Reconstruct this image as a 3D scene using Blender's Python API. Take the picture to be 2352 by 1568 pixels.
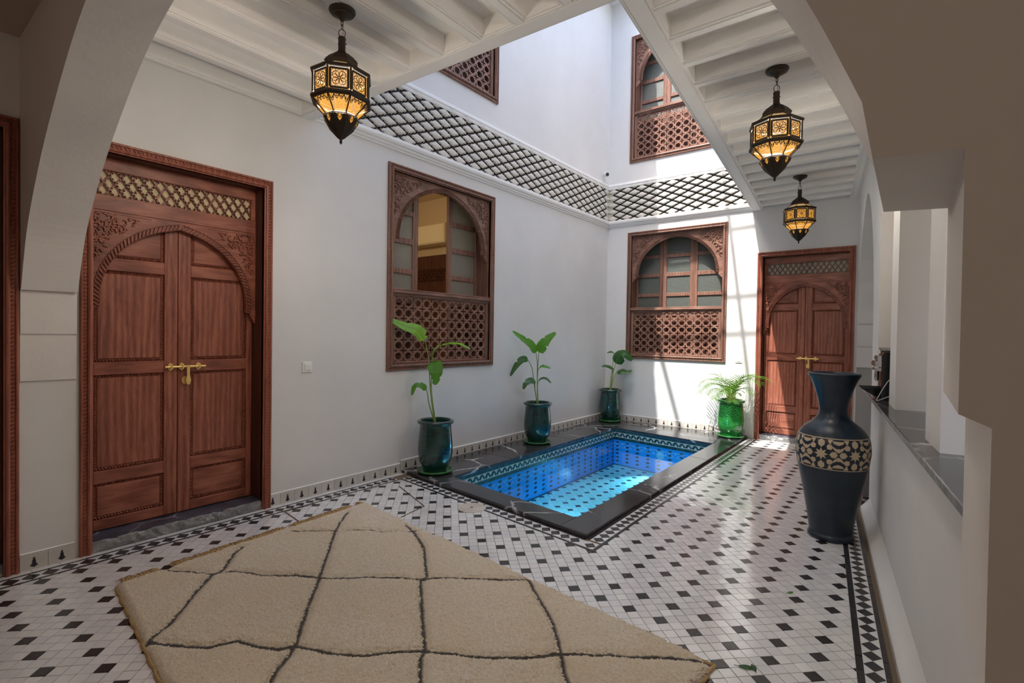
import bpy, bmesh, math, random
from math import sin, cos, pi, radians, sqrt, atan2
from mathutils import Vector, Matrix

scene = bpy.context.scene
for _o in list(bpy.data.objects):
    bpy.data.objects.remove(_o)
COL = scene.collection
RND = random.Random(7)

# ------------------------------------------------------------------ camera
CAM = Vector((4.1088, -0.6655, 1.45))
CR = Vector((0.78965305, 0.61335459, 0.01562697))
CU = Vector((-0.02199121, 0.0028406, 0.99975413))
CF = Vector((-0.61315939, 0.78980256, -0.01573149))
FPX = 1176.42
cam_d = bpy.data.cameras.new('camera')
cam_o = bpy.data.objects.new('camera', cam_d)
COL.objects.link(cam_o)
cam_d.sensor_width = 36.0
cam_d.lens = FPX / 2352 * 36.0
cam_d.clip_start = 0.02
M = Matrix((CR, CU, -CF)).transposed().to_4x4()
M.translation = CAM
cam_o.matrix_world = M
scene.camera = cam_o

# ------------------------------------------------------------------ light
SUN_DIR = Vector((0.18, 1.0, -1.70)).normalized()
world = bpy.data.worlds.new('World')
scene.world = world
world.use_nodes = True
wt = world.node_tree
wt.nodes.clear()
w_out = wt.nodes.new('ShaderNodeOutputWorld')
w_bg = wt.nodes.new('ShaderNodeBackground')
w_sky = wt.nodes.new('ShaderNodeTexSky')
w_sky.sky_type = 'NISHITA'
w_sky.sun_disc = False
w_sky.sun_elevation = math.asin(-SUN_DIR.z)
w_sky.sun_rotation = atan2(-SUN_DIR.x, -SUN_DIR.y)
w_sky.air_density = 1.0
w_sky.dust_density = 3.0
w_mix = wt.nodes.new('ShaderNodeMix')
w_mix.data_type = 'RGBA'
w_mix.inputs[0].default_value = 0.42
w_mix.inputs[7].default_value = (0.62, 0.64, 0.68, 1)
wt.links.new(w_sky.outputs[0], w_mix.inputs[6])
w_bg.inputs[1].default_value = 1.2
wt.links.new(w_mix.outputs[2], w_bg.inputs[0])
wt.links.new(w_bg.outputs[0], w_out.inputs[0])

sun_d = bpy.data.lights.new('sun', 'SUN')
sun_d.energy = 7.6
sun_d.angle = radians(0.53)
sun_d.color = (1.0, 0.96, 0.9)
sun_o = bpy.data.objects.new('sun', sun_d)
COL.objects.link(sun_o)
sun_o.rotation_euler = SUN_DIR.to_track_quat('-Z', 'Y').to_euler()
sun_o.location = (0, -4, 14)

scene.view_settings.view_transform = 'Standard'
scene.view_settings.look = 'None'
scene.view_settings.gamma = 1.0
scene.view_settings.use_curve_mapping = False
scene.view_settings.exposure = 0.2
scene.cycles.max_bounces = 10
scene.cycles.diffuse_bounces = 8
scene.cycles.glossy_bounces = 4
scene.cycles.transparent_max_bounces = 8
scene.cycles.caustics_reflective = False
scene.cycles.caustics_refractive = False
scene.cycles.sample_clamp_indirect = 6.0

# ------------------------------------------------------------------ key dimensions (metres)
D = 7.25            # back wall plane y
ZC = 3.25           # gallery ceiling underside
ZT = 7.0            # top of the courtyard walls
DECK = 0.03
ARCH_N, ARCH_F = -0.067, 0.19


def xr(y):          # face of the right wall
    return 3.8565 + (4.711 - y) * 0.11756


def xe(y):          # edge of the gallery ceiling over the courtyard
    return 2.287 + (7.25 - y) * 0.1000


def ye(x):          # near edge of the courtyard opening
    return 1.782 + x * 0.035


def ray(px, py):
    return (CF + CR * ((px - 1176) / FPX) - CU * ((py - 784) / FPX))


def at(px, py, p0, push=0.0):
    """point seen at a pixel, in the upright plane through p0 that faces the camera"""
    n = Vector((CF.x, CF.y, 0)).normalized()
    d = ray(px, py)
    t = ((Vector(p0) - CAM).dot(n) + push) / d.dot(n)
    return CAM + d * t


def project(p):
    d = Vector(p) - CAM
    z = d.dot(CF)
    if z < 0.05:
        return None
    return (1176 + FPX * d.dot(CR) / z, 784 - FPX * d.dot(CU) / z)


# ------------------------------------------------------------------ object helpers
def new_obj(name, data, parent=None, loc=None, rotz=None):
    o = bpy.data.objects.new(name, data)
    COL.objects.link(o)
    if parent is not None:
        o.parent = parent
    if loc is not None:
        o.location = loc
    if rotz is not None:
        o.rotation_euler = (0, 0, rotz)
    return o


def tag(o, label=None, cat=None, group=None, kind=None):
    if label:
        o['label'] = label
    if cat:
        o['category'] = cat
    if group:
        o['group'] = group
    if kind:
        o['kind'] = kind
    return o


def empty(name, loc=(0, 0, 0), rotz=0.0):
    o = new_obj(name, None, None, loc, rotz)
    o.empty_display_size = 0.1
    return o


class MB:
    def __init__(s):
        s.v = []
        s.f = []
        s.m = []

    def add(s, vs, fs, mi=0):
        b = len(s.v)
        s.v += [tuple(x) for x in vs]
        s.f += [tuple(i + b for i in f) for f in fs]
        s.m += [mi] * len(fs)
        return s

    def box(s, x0, y0, z0, x1, y1, z1, mi=0):
        vs = [(x0, y0, z0), (x1, y0, z0), (x1, y1, z0), (x0, y1, z0), (x0, y0, z1), (x1, y0, z1), (x1, y1, z1), (x0, y1, z1)]
        return s.add(vs, [(0, 3, 2, 1), (4, 5, 6, 7), (0, 1, 5, 4), (1, 2, 6, 5), (2, 3, 7, 6), (3, 0, 4, 7)], mi)

    def bbox(s, x0, y0, z0, x1, y1, z1, c=0.004, mi=0):
        """box whose -y face has chamfered edges"""
        o = [(x0, z0), (x1, z0), (x1, z1), (x0, z1)]
        i = [(x0 + c, z0 + c), (x1 - c, z0 + c), (x1 - c, z1 - c), (x0 + c, z1 - c)]
        vs = [(a, y1, b) for a, b in o] + [(a, y0 + c, b) for a, b in o] + [(a, y0, b) for a, b in i]
        fs = [(8, 9, 10, 11), (3, 2, 1, 0)]
        for k in range(4):
            n = (k + 1) % 4
            fs += [(k, n, 4 + n, 4 + k), (4 + k, 4 + n, 8 + n, 8 + k)]
        return s.add(vs, fs, mi)

    def prism(s, poly, lo, hi, axis=2, mi=0, cap=True):
        """polygon given in the two other axes, extruded along axis"""
        def P(a, b, c):
            return (a, b, c) if axis == 2 else ((a, c, b) if axis == 1 else (c, a, b))
        n = len(poly)
        vs = [P(a, b, lo) for a, b in poly] + [P(a, b, hi) for a, b in poly]
        fs = [(k, (k + 1) % n, n + (k + 1) % n, n + k) for k in range(n)]
        if cap:
            fs += [tuple(range(n))[::-1], tuple(range(n, 2 * n))]
        return s.add(vs, fs, mi)

    def tube(s, pts, r, n=8, mi=0, closed=False, cap=True):
        pts = [Vector(p) for p in pts]
        rs = r if isinstance(r, (list, tuple)) else [r] * len(pts)
        b = len(s.v)
        prev = None
        N = len(pts)
        for k, p in enumerate(pts):
            if closed:
                t = pts[(k + 1) % N] - pts[k - 1]
            else:
                t = pts[min(k + 1, N - 1)] - pts[max(k - 1, 0)]
            t.normalize()
            if prev is None:
                a = t.orthogonal().normalized()
            else:
                a = (prev - t * prev.dot(t))
                a = a.normalized() if a.length > 1e-6 else t.orthogonal().normalized()
            prev = a
            c = t.cross(a)
            for j in range(n):
                q = p + (a * cos(2 * pi * j / n) + c * sin(2 * pi * j / n)) * rs[k]
                s.v.append(tuple(q))
        for k in range(N if closed else N - 1):
            k2 = (k + 1) % N
            for j in range(n):
                j2 = (j + 1) % n
                s.f.append((b + k * n + j, b + k * n + j2, b + k2 * n + j2, b + k2 * n + j))
                s.m.append(mi)
        if cap and not closed:
            s.f.append(tuple(b + j for j in range(n))[::-1])
            s.f.append(tuple(b + (N - 1) * n + j for j in range(n)))
            s.m += [mi, mi]
        return s

    def lathe(s, prof, n=32, c=(0, 0, 0), mi=0, ph=0.0):
        b = len(s.v)
        for r, z in prof:
            for j in range(n):
                a = 2 * pi * j / n + ph
                s.v.append((c[0] + r * cos(a), c[1] + r * sin(a), c[2] + z))
        for k in range(len(prof) - 1):
            for j in range(n):
                j2 = (j + 1) % n
                s.f.append((b + k * n + j, b + k * n + j2, b + (k + 1) * n + j2, b + (k + 1) * n + j))
                s.m.append(mi)
        return s

    def mesh(s, name, mats, smooth=False):
        me = bpy.data.meshes.new(name)
        me.from_pydata(s.v, [], s.f)
        for m in (mats if isinstance(mats, (list, tuple)) else [mats]):
            me.materials.append(m)
        me.polygons.foreach_set('material_index', s.m)
        if smooth:
            me.polygons.foreach_set('use_smooth', [True] * len(s.f))
        me.update()
        return me

    def build(s, name, mats, parent=None, smooth=False, loc=None, rotz=None):
        o = new_obj(name, s.mesh(name, mats, smooth), parent, loc, rotz)
        if smooth == 'auto':
            try:
                o.data.set_sharp_from_angle(angle=radians(38))
            except Exception:
                pass
        return o


# ------------------------------------------------------------------ materials
def mat(name, col, rough=0.5, metal=0.0, spec=0.5, build=None, coat=0.0, coat_r=0.1):
    m = bpy.data.materials.new(name)
    m.use_nodes = True
    t = m.node_tree
    b = t.nodes['Principled BSDF']
    b.inputs['Base Color'].default_value = (*col, 1)
    b.inputs['Roughness'].default_value = rough
    b.inputs['Metallic'].default_value = metal
    b.inputs['Specular IOR Level'].default_value = spec
    b.inputs['Coat Weight'].default_value = coat
    b.inputs['Coat Roughness'].default_value = coat_r
    if build:
        build(t, b)
    return m


def N(t, k, **kw):
    n = t.nodes.new('ShaderNode' + k)
    for a, v in kw.items():
        setattr(n, a, v)
    return n


def mapping(t, scale=(1, 1, 1), coord='Object', rot=(0, 0, 0)):
    tc = N(t, 'TexCoord')
    mp = N(t, 'Mapping')
    mp.inputs['Scale'].default_value = scale
    mp.inputs['Rotation'].default_value = rot
    t.links.new(tc.outputs[coord], mp.inputs[0])
    return mp.outputs[0]


def noise(t, vec, scale, detail=4, rough=0.55, dist=0.0):
    n = N(t, 'TexNoise')
    n.inputs['Scale'].default_value = scale
    n.inputs['Detail'].default_value = detail
    n.inputs['Roughness'].default_value = rough
    n.inputs['Distortion'].default_value = dist
    t.links.new(vec, n.inputs['Vector'])
    return n.outputs['Fac']


def ramp(t, fac, stops):
    r = N(t, 'ValToRGB')
    e = r.color_ramp.elements
    while len(e) > len(stops):
        e.remove(e[-1])
    while len(e) < len(stops):
        e.new(0.5)
    for k, (p, c) in enumerate(stops):
        e[k].position = p
        e[k].color = (*c, 1) if len(c) == 3 else c
    t.links.new(fac, r.inputs[0])
    return r.outputs[0]


def mixc(t, fac, a, b, mode='MIX'):
    m = N(t, 'Mix', data_type='RGBA', blend_type=mode)
    for i, v in ((0, fac), (6, a), (7, b)):
        if hasattr(v, 'links'):
            t.links.new(v, m.inputs[i])
        elif i == 0:
            m.inputs[0].default_value = v
        else:
            m.inputs[i].default_value = (*v, 1)
    return m.outputs[2]


def bump(t, b, h, strength=0.3, dist=0.01):
    n = N(t, 'Bump')
    n.inputs['Strength'].default_value = strength
    n.inputs['Distance'].default_value = dist
    t.links.new(h, n.inputs['Height'])
    t.links.new(n.outputs[0], b.inputs['Normal'])
    return n


def math_n(t, op, a, b=None):
    n = N(t, 'Math', operation=op)
    for i, v in ((0, a), (1, b)):
        if v is None:
            continue
        if hasattr(v, 'links'):
            t.links.new(v, n.inputs[i])
        else:
            n.inputs[i].default_value = v
    return n.outputs[0]


def plaster_build(c1, c2, bs=0.12):
    def f(t, b):
        v = mapping(t)
        n1 = noise(t, v, 1.3, 5, 0.6)
        n2 = noise(t, v, 22, 4, 0.6)
        t.links.new(ramp(t, n1, [(0.3, c1), (0.7, c2)]), b.inputs['Base Color'])
        h = math_n(t, 'ADD', math_n(t, 'MULTIPLY', n1, 1.0), math_n(t, 'MULTIPLY', n2, 0.18))
        bump(t, b, h, bs, 0.03)
    return f


PLASTER = mat('white_plaster', (0.8, 0.79, 0.77), 0.62, spec=0.35, build=plaster_build((0.67, 0.667, 0.657), (0.735, 0.732, 0.724)))
PLASTER_ARCH = mat('arch_plaster', (0.78, 0.76, 0.73), 0.7, spec=0.25, build=plaster_build((0.70, 0.675, 0.65), (0.77, 0.745, 0.72), 0.2))
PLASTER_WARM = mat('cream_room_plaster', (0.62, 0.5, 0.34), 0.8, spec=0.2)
STUCCO_WHITE = mat('stucco_moulding', (0.82, 0.82, 0.81), 0.55, spec=0.3)
PAINT_CEIL = mat('ceiling_paint', (0.82, 0.81, 0.79), 0.5, spec=0.3)
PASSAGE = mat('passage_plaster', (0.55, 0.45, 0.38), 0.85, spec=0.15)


def stucco_build(t, b):
    v = mapping(t)
    vo = N(t, 'TexVoronoi')
    vo.inputs['Scale'].default_value = 75
    t.links.new(v, vo.inputs['Vector'])
    n = noise(t, v, 90, 3)
    t.links.new(ramp(t, n, [(0.3, (0.56, 0.525, 0.46)), (0.65, (0.74, 0.71, 0.65))]), b.inputs['Base Color'])
    bump(t, b, math_n(t, 'ADD', vo.outputs['Distance'], n), 0.4, 0.006)


STUCCO_CARVED = mat('carved_stucco', (0.75, 0.73, 0.69), 0.8, spec=0.2, build=stucco_build)
STUCCO_GROUND = mat('stucco_ground', (0.60, 0.565, 0.5), 0.85, spec=0.15)
NET_BLACK = mat('frieze_black_paint', (0.03, 0.033, 0.04), 0.55)


def wood_build(c_dark, c_mid, c_lite, sc):
    def f(t, b):
        v = mapping(t, sc)
        rnd = N(t, 'ObjectInfo')
        va = N(t, 'VectorMath', operation='ADD')
        t.links.new(v, va.inputs[0])
        cmb = N(t, 'CombineXYZ')
        t.links.new(math_n(t, 'MULTIPLY', rnd.outputs['Random'], 17.0), cmb.inputs[0])
        t.links.new(math_n(t, 'MULTIPLY', rnd.outputs['Random'], 31.0), cmb.inputs[2])
        t.links.new(cmb.outputs[0], va.inputs[1])
        v2 = va.outputs[0]
        n1 = noise(t, v2, 3.0, 5, 0.6, 1.2)
        w = N(t, 'TexWave', wave_type='BANDS', bands_direction='X')
        w.inputs['Scale'].default_value = 1.1
        w.inputs['Distortion'].default_value = 7.0
        w.inputs['Detail'].default_value = 3.0
        w.inputs['Detail Scale'].default_value = 1.2
        t.links.new(v2, w.inputs['Vector'])
        n2 = noise(t, v2, 18, 4, 0.7)
        fac = math_n(t, 'ADD', math_n(t, 'MULTIPLY', n1, 0.55), math_n(t, 'ADD', math_n(t, 'MULTIPLY', w.outputs['Fac'], 0.14), math_n(t, 'MULTIPLY', n2, 0.3)))
        t.links.new(ramp(t, fac, [(0.33, c_dark), (0.5, c_mid), (0.66, c_lite)]), b.inputs['Base Color'])
        bump(t, b, fac, 0.25, 0.004)
    return f


WA, WB_, WC = (0.17, 0.054, 0.034), (0.30, 0.097, 0.061), (0.42, 0.158, 0.10)
WOOD_V = mat('stained_wood_upright', WB_, 0.42, spec=0.4, build=wood_build(WA, WB_, WC, (7, 7, 0.8)))
WOOD_H = mat('stained_wood_level', WB_, 0.42, spec=0.4, build=wood_build(WA, WB_, WC, (0.8, 7, 7)))
WOOD_D = mat('dark_stained_wood', (0.05, 0.02, 0.014), 0.5, spec=0.35, build=wood_build((0.045, 0.016, 0.010), (0.085, 0.031, 0.020), (0.13, 0.05, 0.031), (7, 7, 0.8)))
WX, WY, WZ = (0.135, 0.066, 0.047), (0.21, 0.108, 0.078), (0.30, 0.165, 0.12)
WIN_V = mat('window_wood_upright', WY, 0.42, spec=0.4, build=wood_build(WX, WY, WZ, (7, 7, 0.8)))
WIN_H = mat('window_wood_level', WY, 0.42, spec=0.4, build=wood_build(WX, WY, WZ, (0.8, 7, 7)))
BRASS = mat('brass', (0.95, 0.68, 0.25), 0.36, metal=0.75)
LIT_PANEL = mat('transom_lit_panel', (0.72, 0.6, 0.38), 0.6)  # cream colour stands for warm light from the room behind
GREEN_PANEL = mat('transom_grey_panel', (0.42, 0.43, 0.36), 0.6)
BLACK_GAP = mat('dark_gap', (0.01, 0.008, 0.008), 0.9)


def marble_build(base, vein_c, sc=1.0, vein=1.0):
    def f(t, b):
        v = mapping(t, coord='Object')
        oi = N(t, 'ObjectInfo')
        va = N(t, 'VectorMath', operation='ADD')
        t.links.new(v, va.inputs[0])
        sca = N(t, 'VectorMath', operation='SCALE')
        sca.inputs[0].default_value = (13.1, 7.7, 3.3)
        t.links.new(oi.outputs['Random'], sca.inputs['Scale'])
        t.links.new(sca.outputs[0], va.inputs[1])
        v = va.outputs[0]
        nd = N(t, 'TexNoise')
        nd.inputs['Scale'].default_value = 2.5 * sc
        nd.inputs['Detail'].default_value = 5
        t.links.new(v, nd.inputs['Vector'])
        mx = mixc(t, 0.22, v, nd.outputs['Color'])
        vo = N(t, 'TexVoronoi', feature='DISTANCE_TO_EDGE')
        vo.inputs['Scale'].default_value = 2.1 * sc
        t.links.new(mx, vo.inputs['Vector'])
        line = ramp(t, vo.outputs['Distance'], [(0.0, (1, 1, 1)), (0.012, (0.5, 0.5, 0.5)), (0.028, (0, 0, 0))])
        mask = ramp(t, noise(t, v, 2.2 * sc, 3), [(0.44, (0, 0, 0)), (0.62, (1, 1, 1))])
        fac = math_n(t, 'MULTIPLY', math_n(t, 'MULTIPLY', line, mask), vein)
        cl = ramp(t, noise(t, v, 3.5 * sc, 6, 0.65), [(0.35, base), (0.75, tuple(x * 2.6 + 0.012 for x in base))])
        t.links.new(mixc(t, fac, cl, vein_c), b.inputs['Base Color'])
    return f


MARBLE = mat('black_marble', (0.03, 0.03, 0.033), 0.16, build=marble_build((0.022, 0.022, 0.025), (0.6, 0.6, 0.6)))
MARBLE_BLUE = mat('blue_grey_marble', (0.05, 0.055, 0.075), 0.3, build=marble_build((0.035, 0.04, 0.06), (0.5, 0.5, 0.52), 1.6))
MARBLE_EDGE = mat('marble_raw_edge', (0.22, 0.22, 0.21), 0.5, build=marble_build((0.12, 0.12, 0.12), (0.6, 0.6, 0.58), 4))


def tile_build(c1, c2, rough=0.105, noise_s=30, bstr=0.06, spots=None):
    def f(t, b):
        geo = N(t, 'NewGeometry')
        oi = N(t, 'ObjectInfo')
        r = math_n(t, 'FRACT', math_n(t, 'ADD', geo.outputs['Random Per Island'], math_n(t, 'MULTIPLY', oi.outputs['Random'], 7.3)))
        v = mapping(t, coord='Object')
        col = mixc(t, r, c1, c2)
        n = noise(t, v, noise_s, 4, 0.6)
        col = mixc(t, math_n(t, 'MULTIPLY', n, 0.25), col, tuple(x * 0.8 for x in c1))
        if spots:
            s = ramp(t, noise(t, v, 90, 3, 0.6), [(0.66, (0, 0, 0)), (0.72, (1, 1, 1))])
            col = mixc(t, math_n(t, 'MULTIPLY', s, 0.5), col, spots)
        t.links.new(col, b.inputs['Base Color'])
        rr = N(t, 'MapRange')
        rr.inputs[3].default_value = rough * 0.7
        rr.inputs[4].default_value = rough * 1.6
        t.links.new(n, rr.inputs[0])
        t.links.new(rr.outputs[0], b.inputs['Roughness'])
        bump(t, b, noise(t, v, 14, 3, 0.5), bstr, 0.006)
    return f


TILE_W = mat('white_zellige', (0.6, 0.6, 0.6), 0.15, spec=0.75, coat=0.35, coat_r=0.06, build=tile_build((0.74, 0.74, 0.745), (0.86, 0.855, 0.845)))
TILE_B = mat('black_zellige', (0.03, 0.03, 0.033), 0.22, build=tile_build((0.022, 0.02, 0.022), (0.05, 0.048, 0.052), 0.2, spots=(0.3, 0.3, 0.3)))
GROUT = mat('sandy_grout', (0.20, 0.155, 0.11), 0.9, spec=0.1)
POOL_FLOOR_TINT = mat('water_tinted_pool_tile', (0.45, 0.78, 0.82), 0.2, build=tile_build((0.45, 0.80, 0.82), (0.58, 0.90, 0.90)))  # white tile with the cyan of lit water put into its colour
POOL_WALL_LIT = mat('blue_lit_pool_tile', (0.06, 0.22, 0.7), 0.2, build=tile_build((0.02, 0.36, 0.93), (0.06, 0.44, 0.95)))  # blue of the underwater light put into the wall tile colour
POOL_DK = mat('teal_pool_tile', (0.01, 0.06, 0.075), 0.15, build=tile_build((0.008, 0.04, 0.055), (0.02, 0.085, 0.10)))
POOL_LT = mat('pale_pool_tile', (0.5, 0.55, 0.5), 0.25, build=tile_build((0.42, 0.48, 0.45), (0.52, 0.57, 0.52)))
BASE_T = mat('greige_skirting_tile', (0.42, 0.40, 0.36), 0.3, build=tile_build((0.54, 0.515, 0.47), (0.62, 0.60, 0.56), 0.3))
BASE_M = mat('black_motif_glaze', (0.025, 0.022, 0.03), 0.3)
RUST = mat('rusty_metal', (0.12, 0.06, 0.035), 0.8, metal=0.3)

# ------------------------------------------------------------------ walls
def grid_wall(name, us, zs, holes, thick, loc, rotz, material, y0=0.0):
    """wall in local x/z with rectangular holes (x0,x1,z0,z1); face at local y=y0"""
    us = sorted(set(us + [h[0] for h in holes] + [h[1] for h in holes]))
    zs = sorted(set(zs + [h[2] for h in holes] + [h[3] for h in holes]))
    mb = MB()
    def hole(a, b):
        return any(h[0] - 1e-6 < a < h[1] + 1e-6 and h[2] - 1e-6 < b < h[3] + 1e-6 for h in holes)
    cells = {}
    for i in range(len(us) - 1):
        for j in range(len(zs) - 1):
            cells[i, j] = not hole((us[i] + us[i + 1]) / 2, (zs[j] + zs[j + 1]) / 2)
    for (i, j), ok in cells.items():
        if not ok:
            continue
        a, b, c, d = us[i], us[i + 1], zs[j], zs[j + 1]
        y1 = y0 + thick
        mb.add([(a, y0, c), (b, y0, c), (b, y0, d), (a, y0, d)], [(0, 1, 2, 3)])
        mb.add([(a, y1, c), (b, y1, c), (b, y1, d), (a, y1, d)], [(3, 2, 1, 0)])
        if not cells.get((i - 1, j)):
            mb.add([(a, y0, c), (a, y0, d), (a, y1, d), (a, y1, c)], [(0, 1, 2, 3)])
        if not cells.get((i + 1, j)):
            mb.add([(b, y0, c), (b, y0, d), (b, y1, d), (b, y1, c)], [(3, 2, 1, 0)])
        if not cells.get((i, j - 1)):
            mb.add([(a, y0, c), (b, y0, c), (b, y1, c), (a, y1, c)], [(3, 2, 1, 0)])
        if not cells.get((i, j + 1)):
            mb.add([(a, y0, d), (b, y0, d), (b, y1, d), (a, y1, d)], [(0, 1, 2, 3)])
    o = mb.build(name, material, None, loc=loc, rotz=rotz)
    return tag(o, kind='structure')


DOORS = {'d1': (0.205, 1.425, 2.645), 'd3': (-1.29, -0.07, 2.645), 'd2': (2.376, 3.541, 2.650)}
WINS = {'w1': (2.586, 4.224, 1.054, 3.130), 'w2': (0.376, 1.963, 1.071, 3.146), 'w3': (2.620, 4.255, 4.285, 6.36), 'w4': (0.380, 1.968, 4.290, 6.365)}


def dhole(k):
    a, b, h = DOORS[k]
    return (a + 0.045, b - 0.045, -0.05, h - 0.045)


def whole_(k):
    a, b, c, d = WINS[k]
    return (a + 0.04, b - 0.04, c + 0.04, d - 0.04)


R90 = pi / 2
wall_left = grid_wall('wall_left', [-3.2, D + 0.3], [-0.1, ZT], [dhole('d1'), dhole('d3'), whole_('w1'), whole_('w3')], 0.3, (0, 0, 0), R90, PLASTER)
wall_back = grid_wall('wall_back', [-0.3, 4.2], [-0.1, ZT], [dhole('d2'), whole_('w2'), whole_('w4')], 0.3, (0, D, 0), 0, PLASTER)
tag(wall_left, 'tall white plaster wall with an arched window and a door', 'wall')
tag(wall_back, 'white plaster wall at the far end with sunlit patches', 'wall')

# right wall, slightly skewed; local x runs from the far corner towards the near arch
RA = atan2(-0.99316, 0.11675)
RO = Vector((xr(D), D, 0))


def sy(y):
    return (D - y) / 0.99316


mb = MB()
TH = 0.26
S0, S1 = sy(6.93), sy(4.66)
sc_, hw = (S0 + S1) / 2, (S1 - S0) / 2
arch_r = [(1.0, 0.0), (1.0, 1.10), (0.985, 1.10), (0.985, 1.36), (0.97, 1.36), (0.97, 1.62), (0.95, 1.64), (0.93, 1.85), (0.86, 2.12), (0.74, 2.38), (0.58, 2.60), (0.38, 2.79), (0.18, 2.91), (0.0, 2.96)]
prof_r = [(sc_ - a * hw, z) for a, z in arch_r] + [(sc_ + a * hw, z) for a, z in reversed(arch_r[:-1])]
ZR = 3.42
for k in range(len(prof_r) - 1):
    (a, za), (b, zb) = prof_r[k], prof_r[k + 1]
    mb.add([(a, 0, za), (b, 0, zb), (b, TH, zb), (a, TH, za)], [(3, 2, 1, 0)])
    if b - a > 1e-6:
        mb.add([(a, 0, za), (b, 0, zb), (b, 0, ZR), (a, 0, ZR)], [(0, 1, 2, 3)])
        mb.add([(a, TH, za), (b, TH, zb), (b, TH, ZR), (a, TH, ZR)], [(3, 2, 1, 0)])
mb.box(-0.25, 0, -0.1, S0, TH, ZR)
S_END = sy(0.1)
mb.box(S1, 0, -0.1, S_END, TH, 1.012)
ZO = 2.95
for ya, yb in ((4.66, 4.20), (3.38, 3.075), (2.06, 1.757), (0.50, 0.1)):
    mb.box(sy(ya), 0, 1.012, sy(yb), TH, ZO)
mb.box(S1, 0, ZO, S_END, TH, ZR)
wall_right = tag(mb.build('wall_right', PLASTER, None, loc=RO, rotz=RA), 'white plaster side wall with square piers above a marble ledge', 'wall', kind='structure')

# rooms behind the walls (simple plaster shells)
def shell(name, x0, y0, z0, x1, y1, z1, material, skip=''):
    b = MB()
    V = [(x0, y0, z0), (x1, y0, z0), (x1, y1, z0), (x0, y1, z0), (x0, y0, z1), (x1, y0, z1), (x1, y1, z1), (x0, y1, z1)]
    fs = {'b': (0, 1, 2, 3), 't': (7, 6, 5, 4), 'f': (4, 5, 1, 0), 'r': (5, 6, 2, 1), 'k': (6, 7, 3, 2), 'l': (7, 4, 0, 3)}
    b.add(V, [f for k, f in fs.items() if k not in skip])
    return tag(b.build(name, material), kind='structure')


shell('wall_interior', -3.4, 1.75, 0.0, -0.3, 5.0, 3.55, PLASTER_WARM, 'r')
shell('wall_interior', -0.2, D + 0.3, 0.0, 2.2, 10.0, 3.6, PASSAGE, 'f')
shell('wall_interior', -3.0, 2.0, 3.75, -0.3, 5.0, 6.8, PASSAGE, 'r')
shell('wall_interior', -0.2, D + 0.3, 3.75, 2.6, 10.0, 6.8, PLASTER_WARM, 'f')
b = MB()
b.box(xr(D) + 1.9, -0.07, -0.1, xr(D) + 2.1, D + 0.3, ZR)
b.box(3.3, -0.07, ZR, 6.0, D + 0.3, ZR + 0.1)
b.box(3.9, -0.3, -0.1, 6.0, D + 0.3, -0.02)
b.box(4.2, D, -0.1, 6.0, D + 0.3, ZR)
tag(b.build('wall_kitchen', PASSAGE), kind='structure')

# the arch wall that the view passes through
mb = MB()
half = [(2.06, 2.975), (1.57, 2.865), (1.2, 2.735), (0.8, 2.505), (0.5, 2.285), (0.24, 2.03), (0.12, 1.83), (0.045, 1.66)]
curve = []
for k in range(len(half) - 1):
    p0, p1 = Vector(half[max(k - 1, 0)]), Vector(half[k])
    p2, p3 = Vector(half[k + 1]), Vector(half[min(k + 2, len(half) - 1)])
    for j in range(6):
        u = j / 6
        q = 0.5 * ((2 * p1) + (p2 - p0) * u + (2 * p0 - 5 * p1 + 4 * p2 - p3) * u * u + (3 * p1 - p0 - 3 * p2 + p3) * u ** 3)
        curve.append((q.x, q.y))
curve.append(half[-1])
left = [(-0.02, 1.115), (0.012, 1.125), (0.0125, 1.395), (0.022, 1.405), (0.0225, 1.672)]
right = [(4.12 - x, z) for x, z in curve[1:-1]] + [(4.077, 1.622), (4.1435, 1.618), (4.144, 1.385), (4.166, 1.375), (4.1665, 1.13), (4.1825, 1.09), (4.183, -0.05), (4.62, -0.05)]
prof = left + list(reversed(curve)) + right
ZA = 3.42
yn, yf = ARCH_N, ARCH_F
for k in range(len(prof) - 1):
    (a, za), (bx_, zb) = prof[k], prof[k + 1]
    mb.add([(a, yn, za), (bx_, yn, zb), (bx_, yf, zb), (a, yf, za)], [(3, 2, 1, 0)])
    if bx_ - a > 1e-6:
        mb.add([(a, yn, za), (bx_, yn, zb), (bx_, yn, ZA), (a, yn, ZA)], [(0, 1, 2, 3)])
        mb.add([(a, yf, za), (bx_, yf, zb), (bx_, yf, ZA), (a, yf, ZA)], [(3, 2, 1, 0)])
arch_wall = tag(mb.build('wall_front', PLASTER_ARCH), 'pale plaster arch springing from stepped corbels over the passage', 'arch', kind='structure')

# passage behind the arch
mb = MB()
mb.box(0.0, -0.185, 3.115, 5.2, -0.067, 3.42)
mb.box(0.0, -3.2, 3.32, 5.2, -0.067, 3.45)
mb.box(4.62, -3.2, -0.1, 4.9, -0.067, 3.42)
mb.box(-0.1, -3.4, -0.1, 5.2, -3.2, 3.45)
tag(mb.build('wall_passage', PASSAGE), kind='structure')

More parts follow.
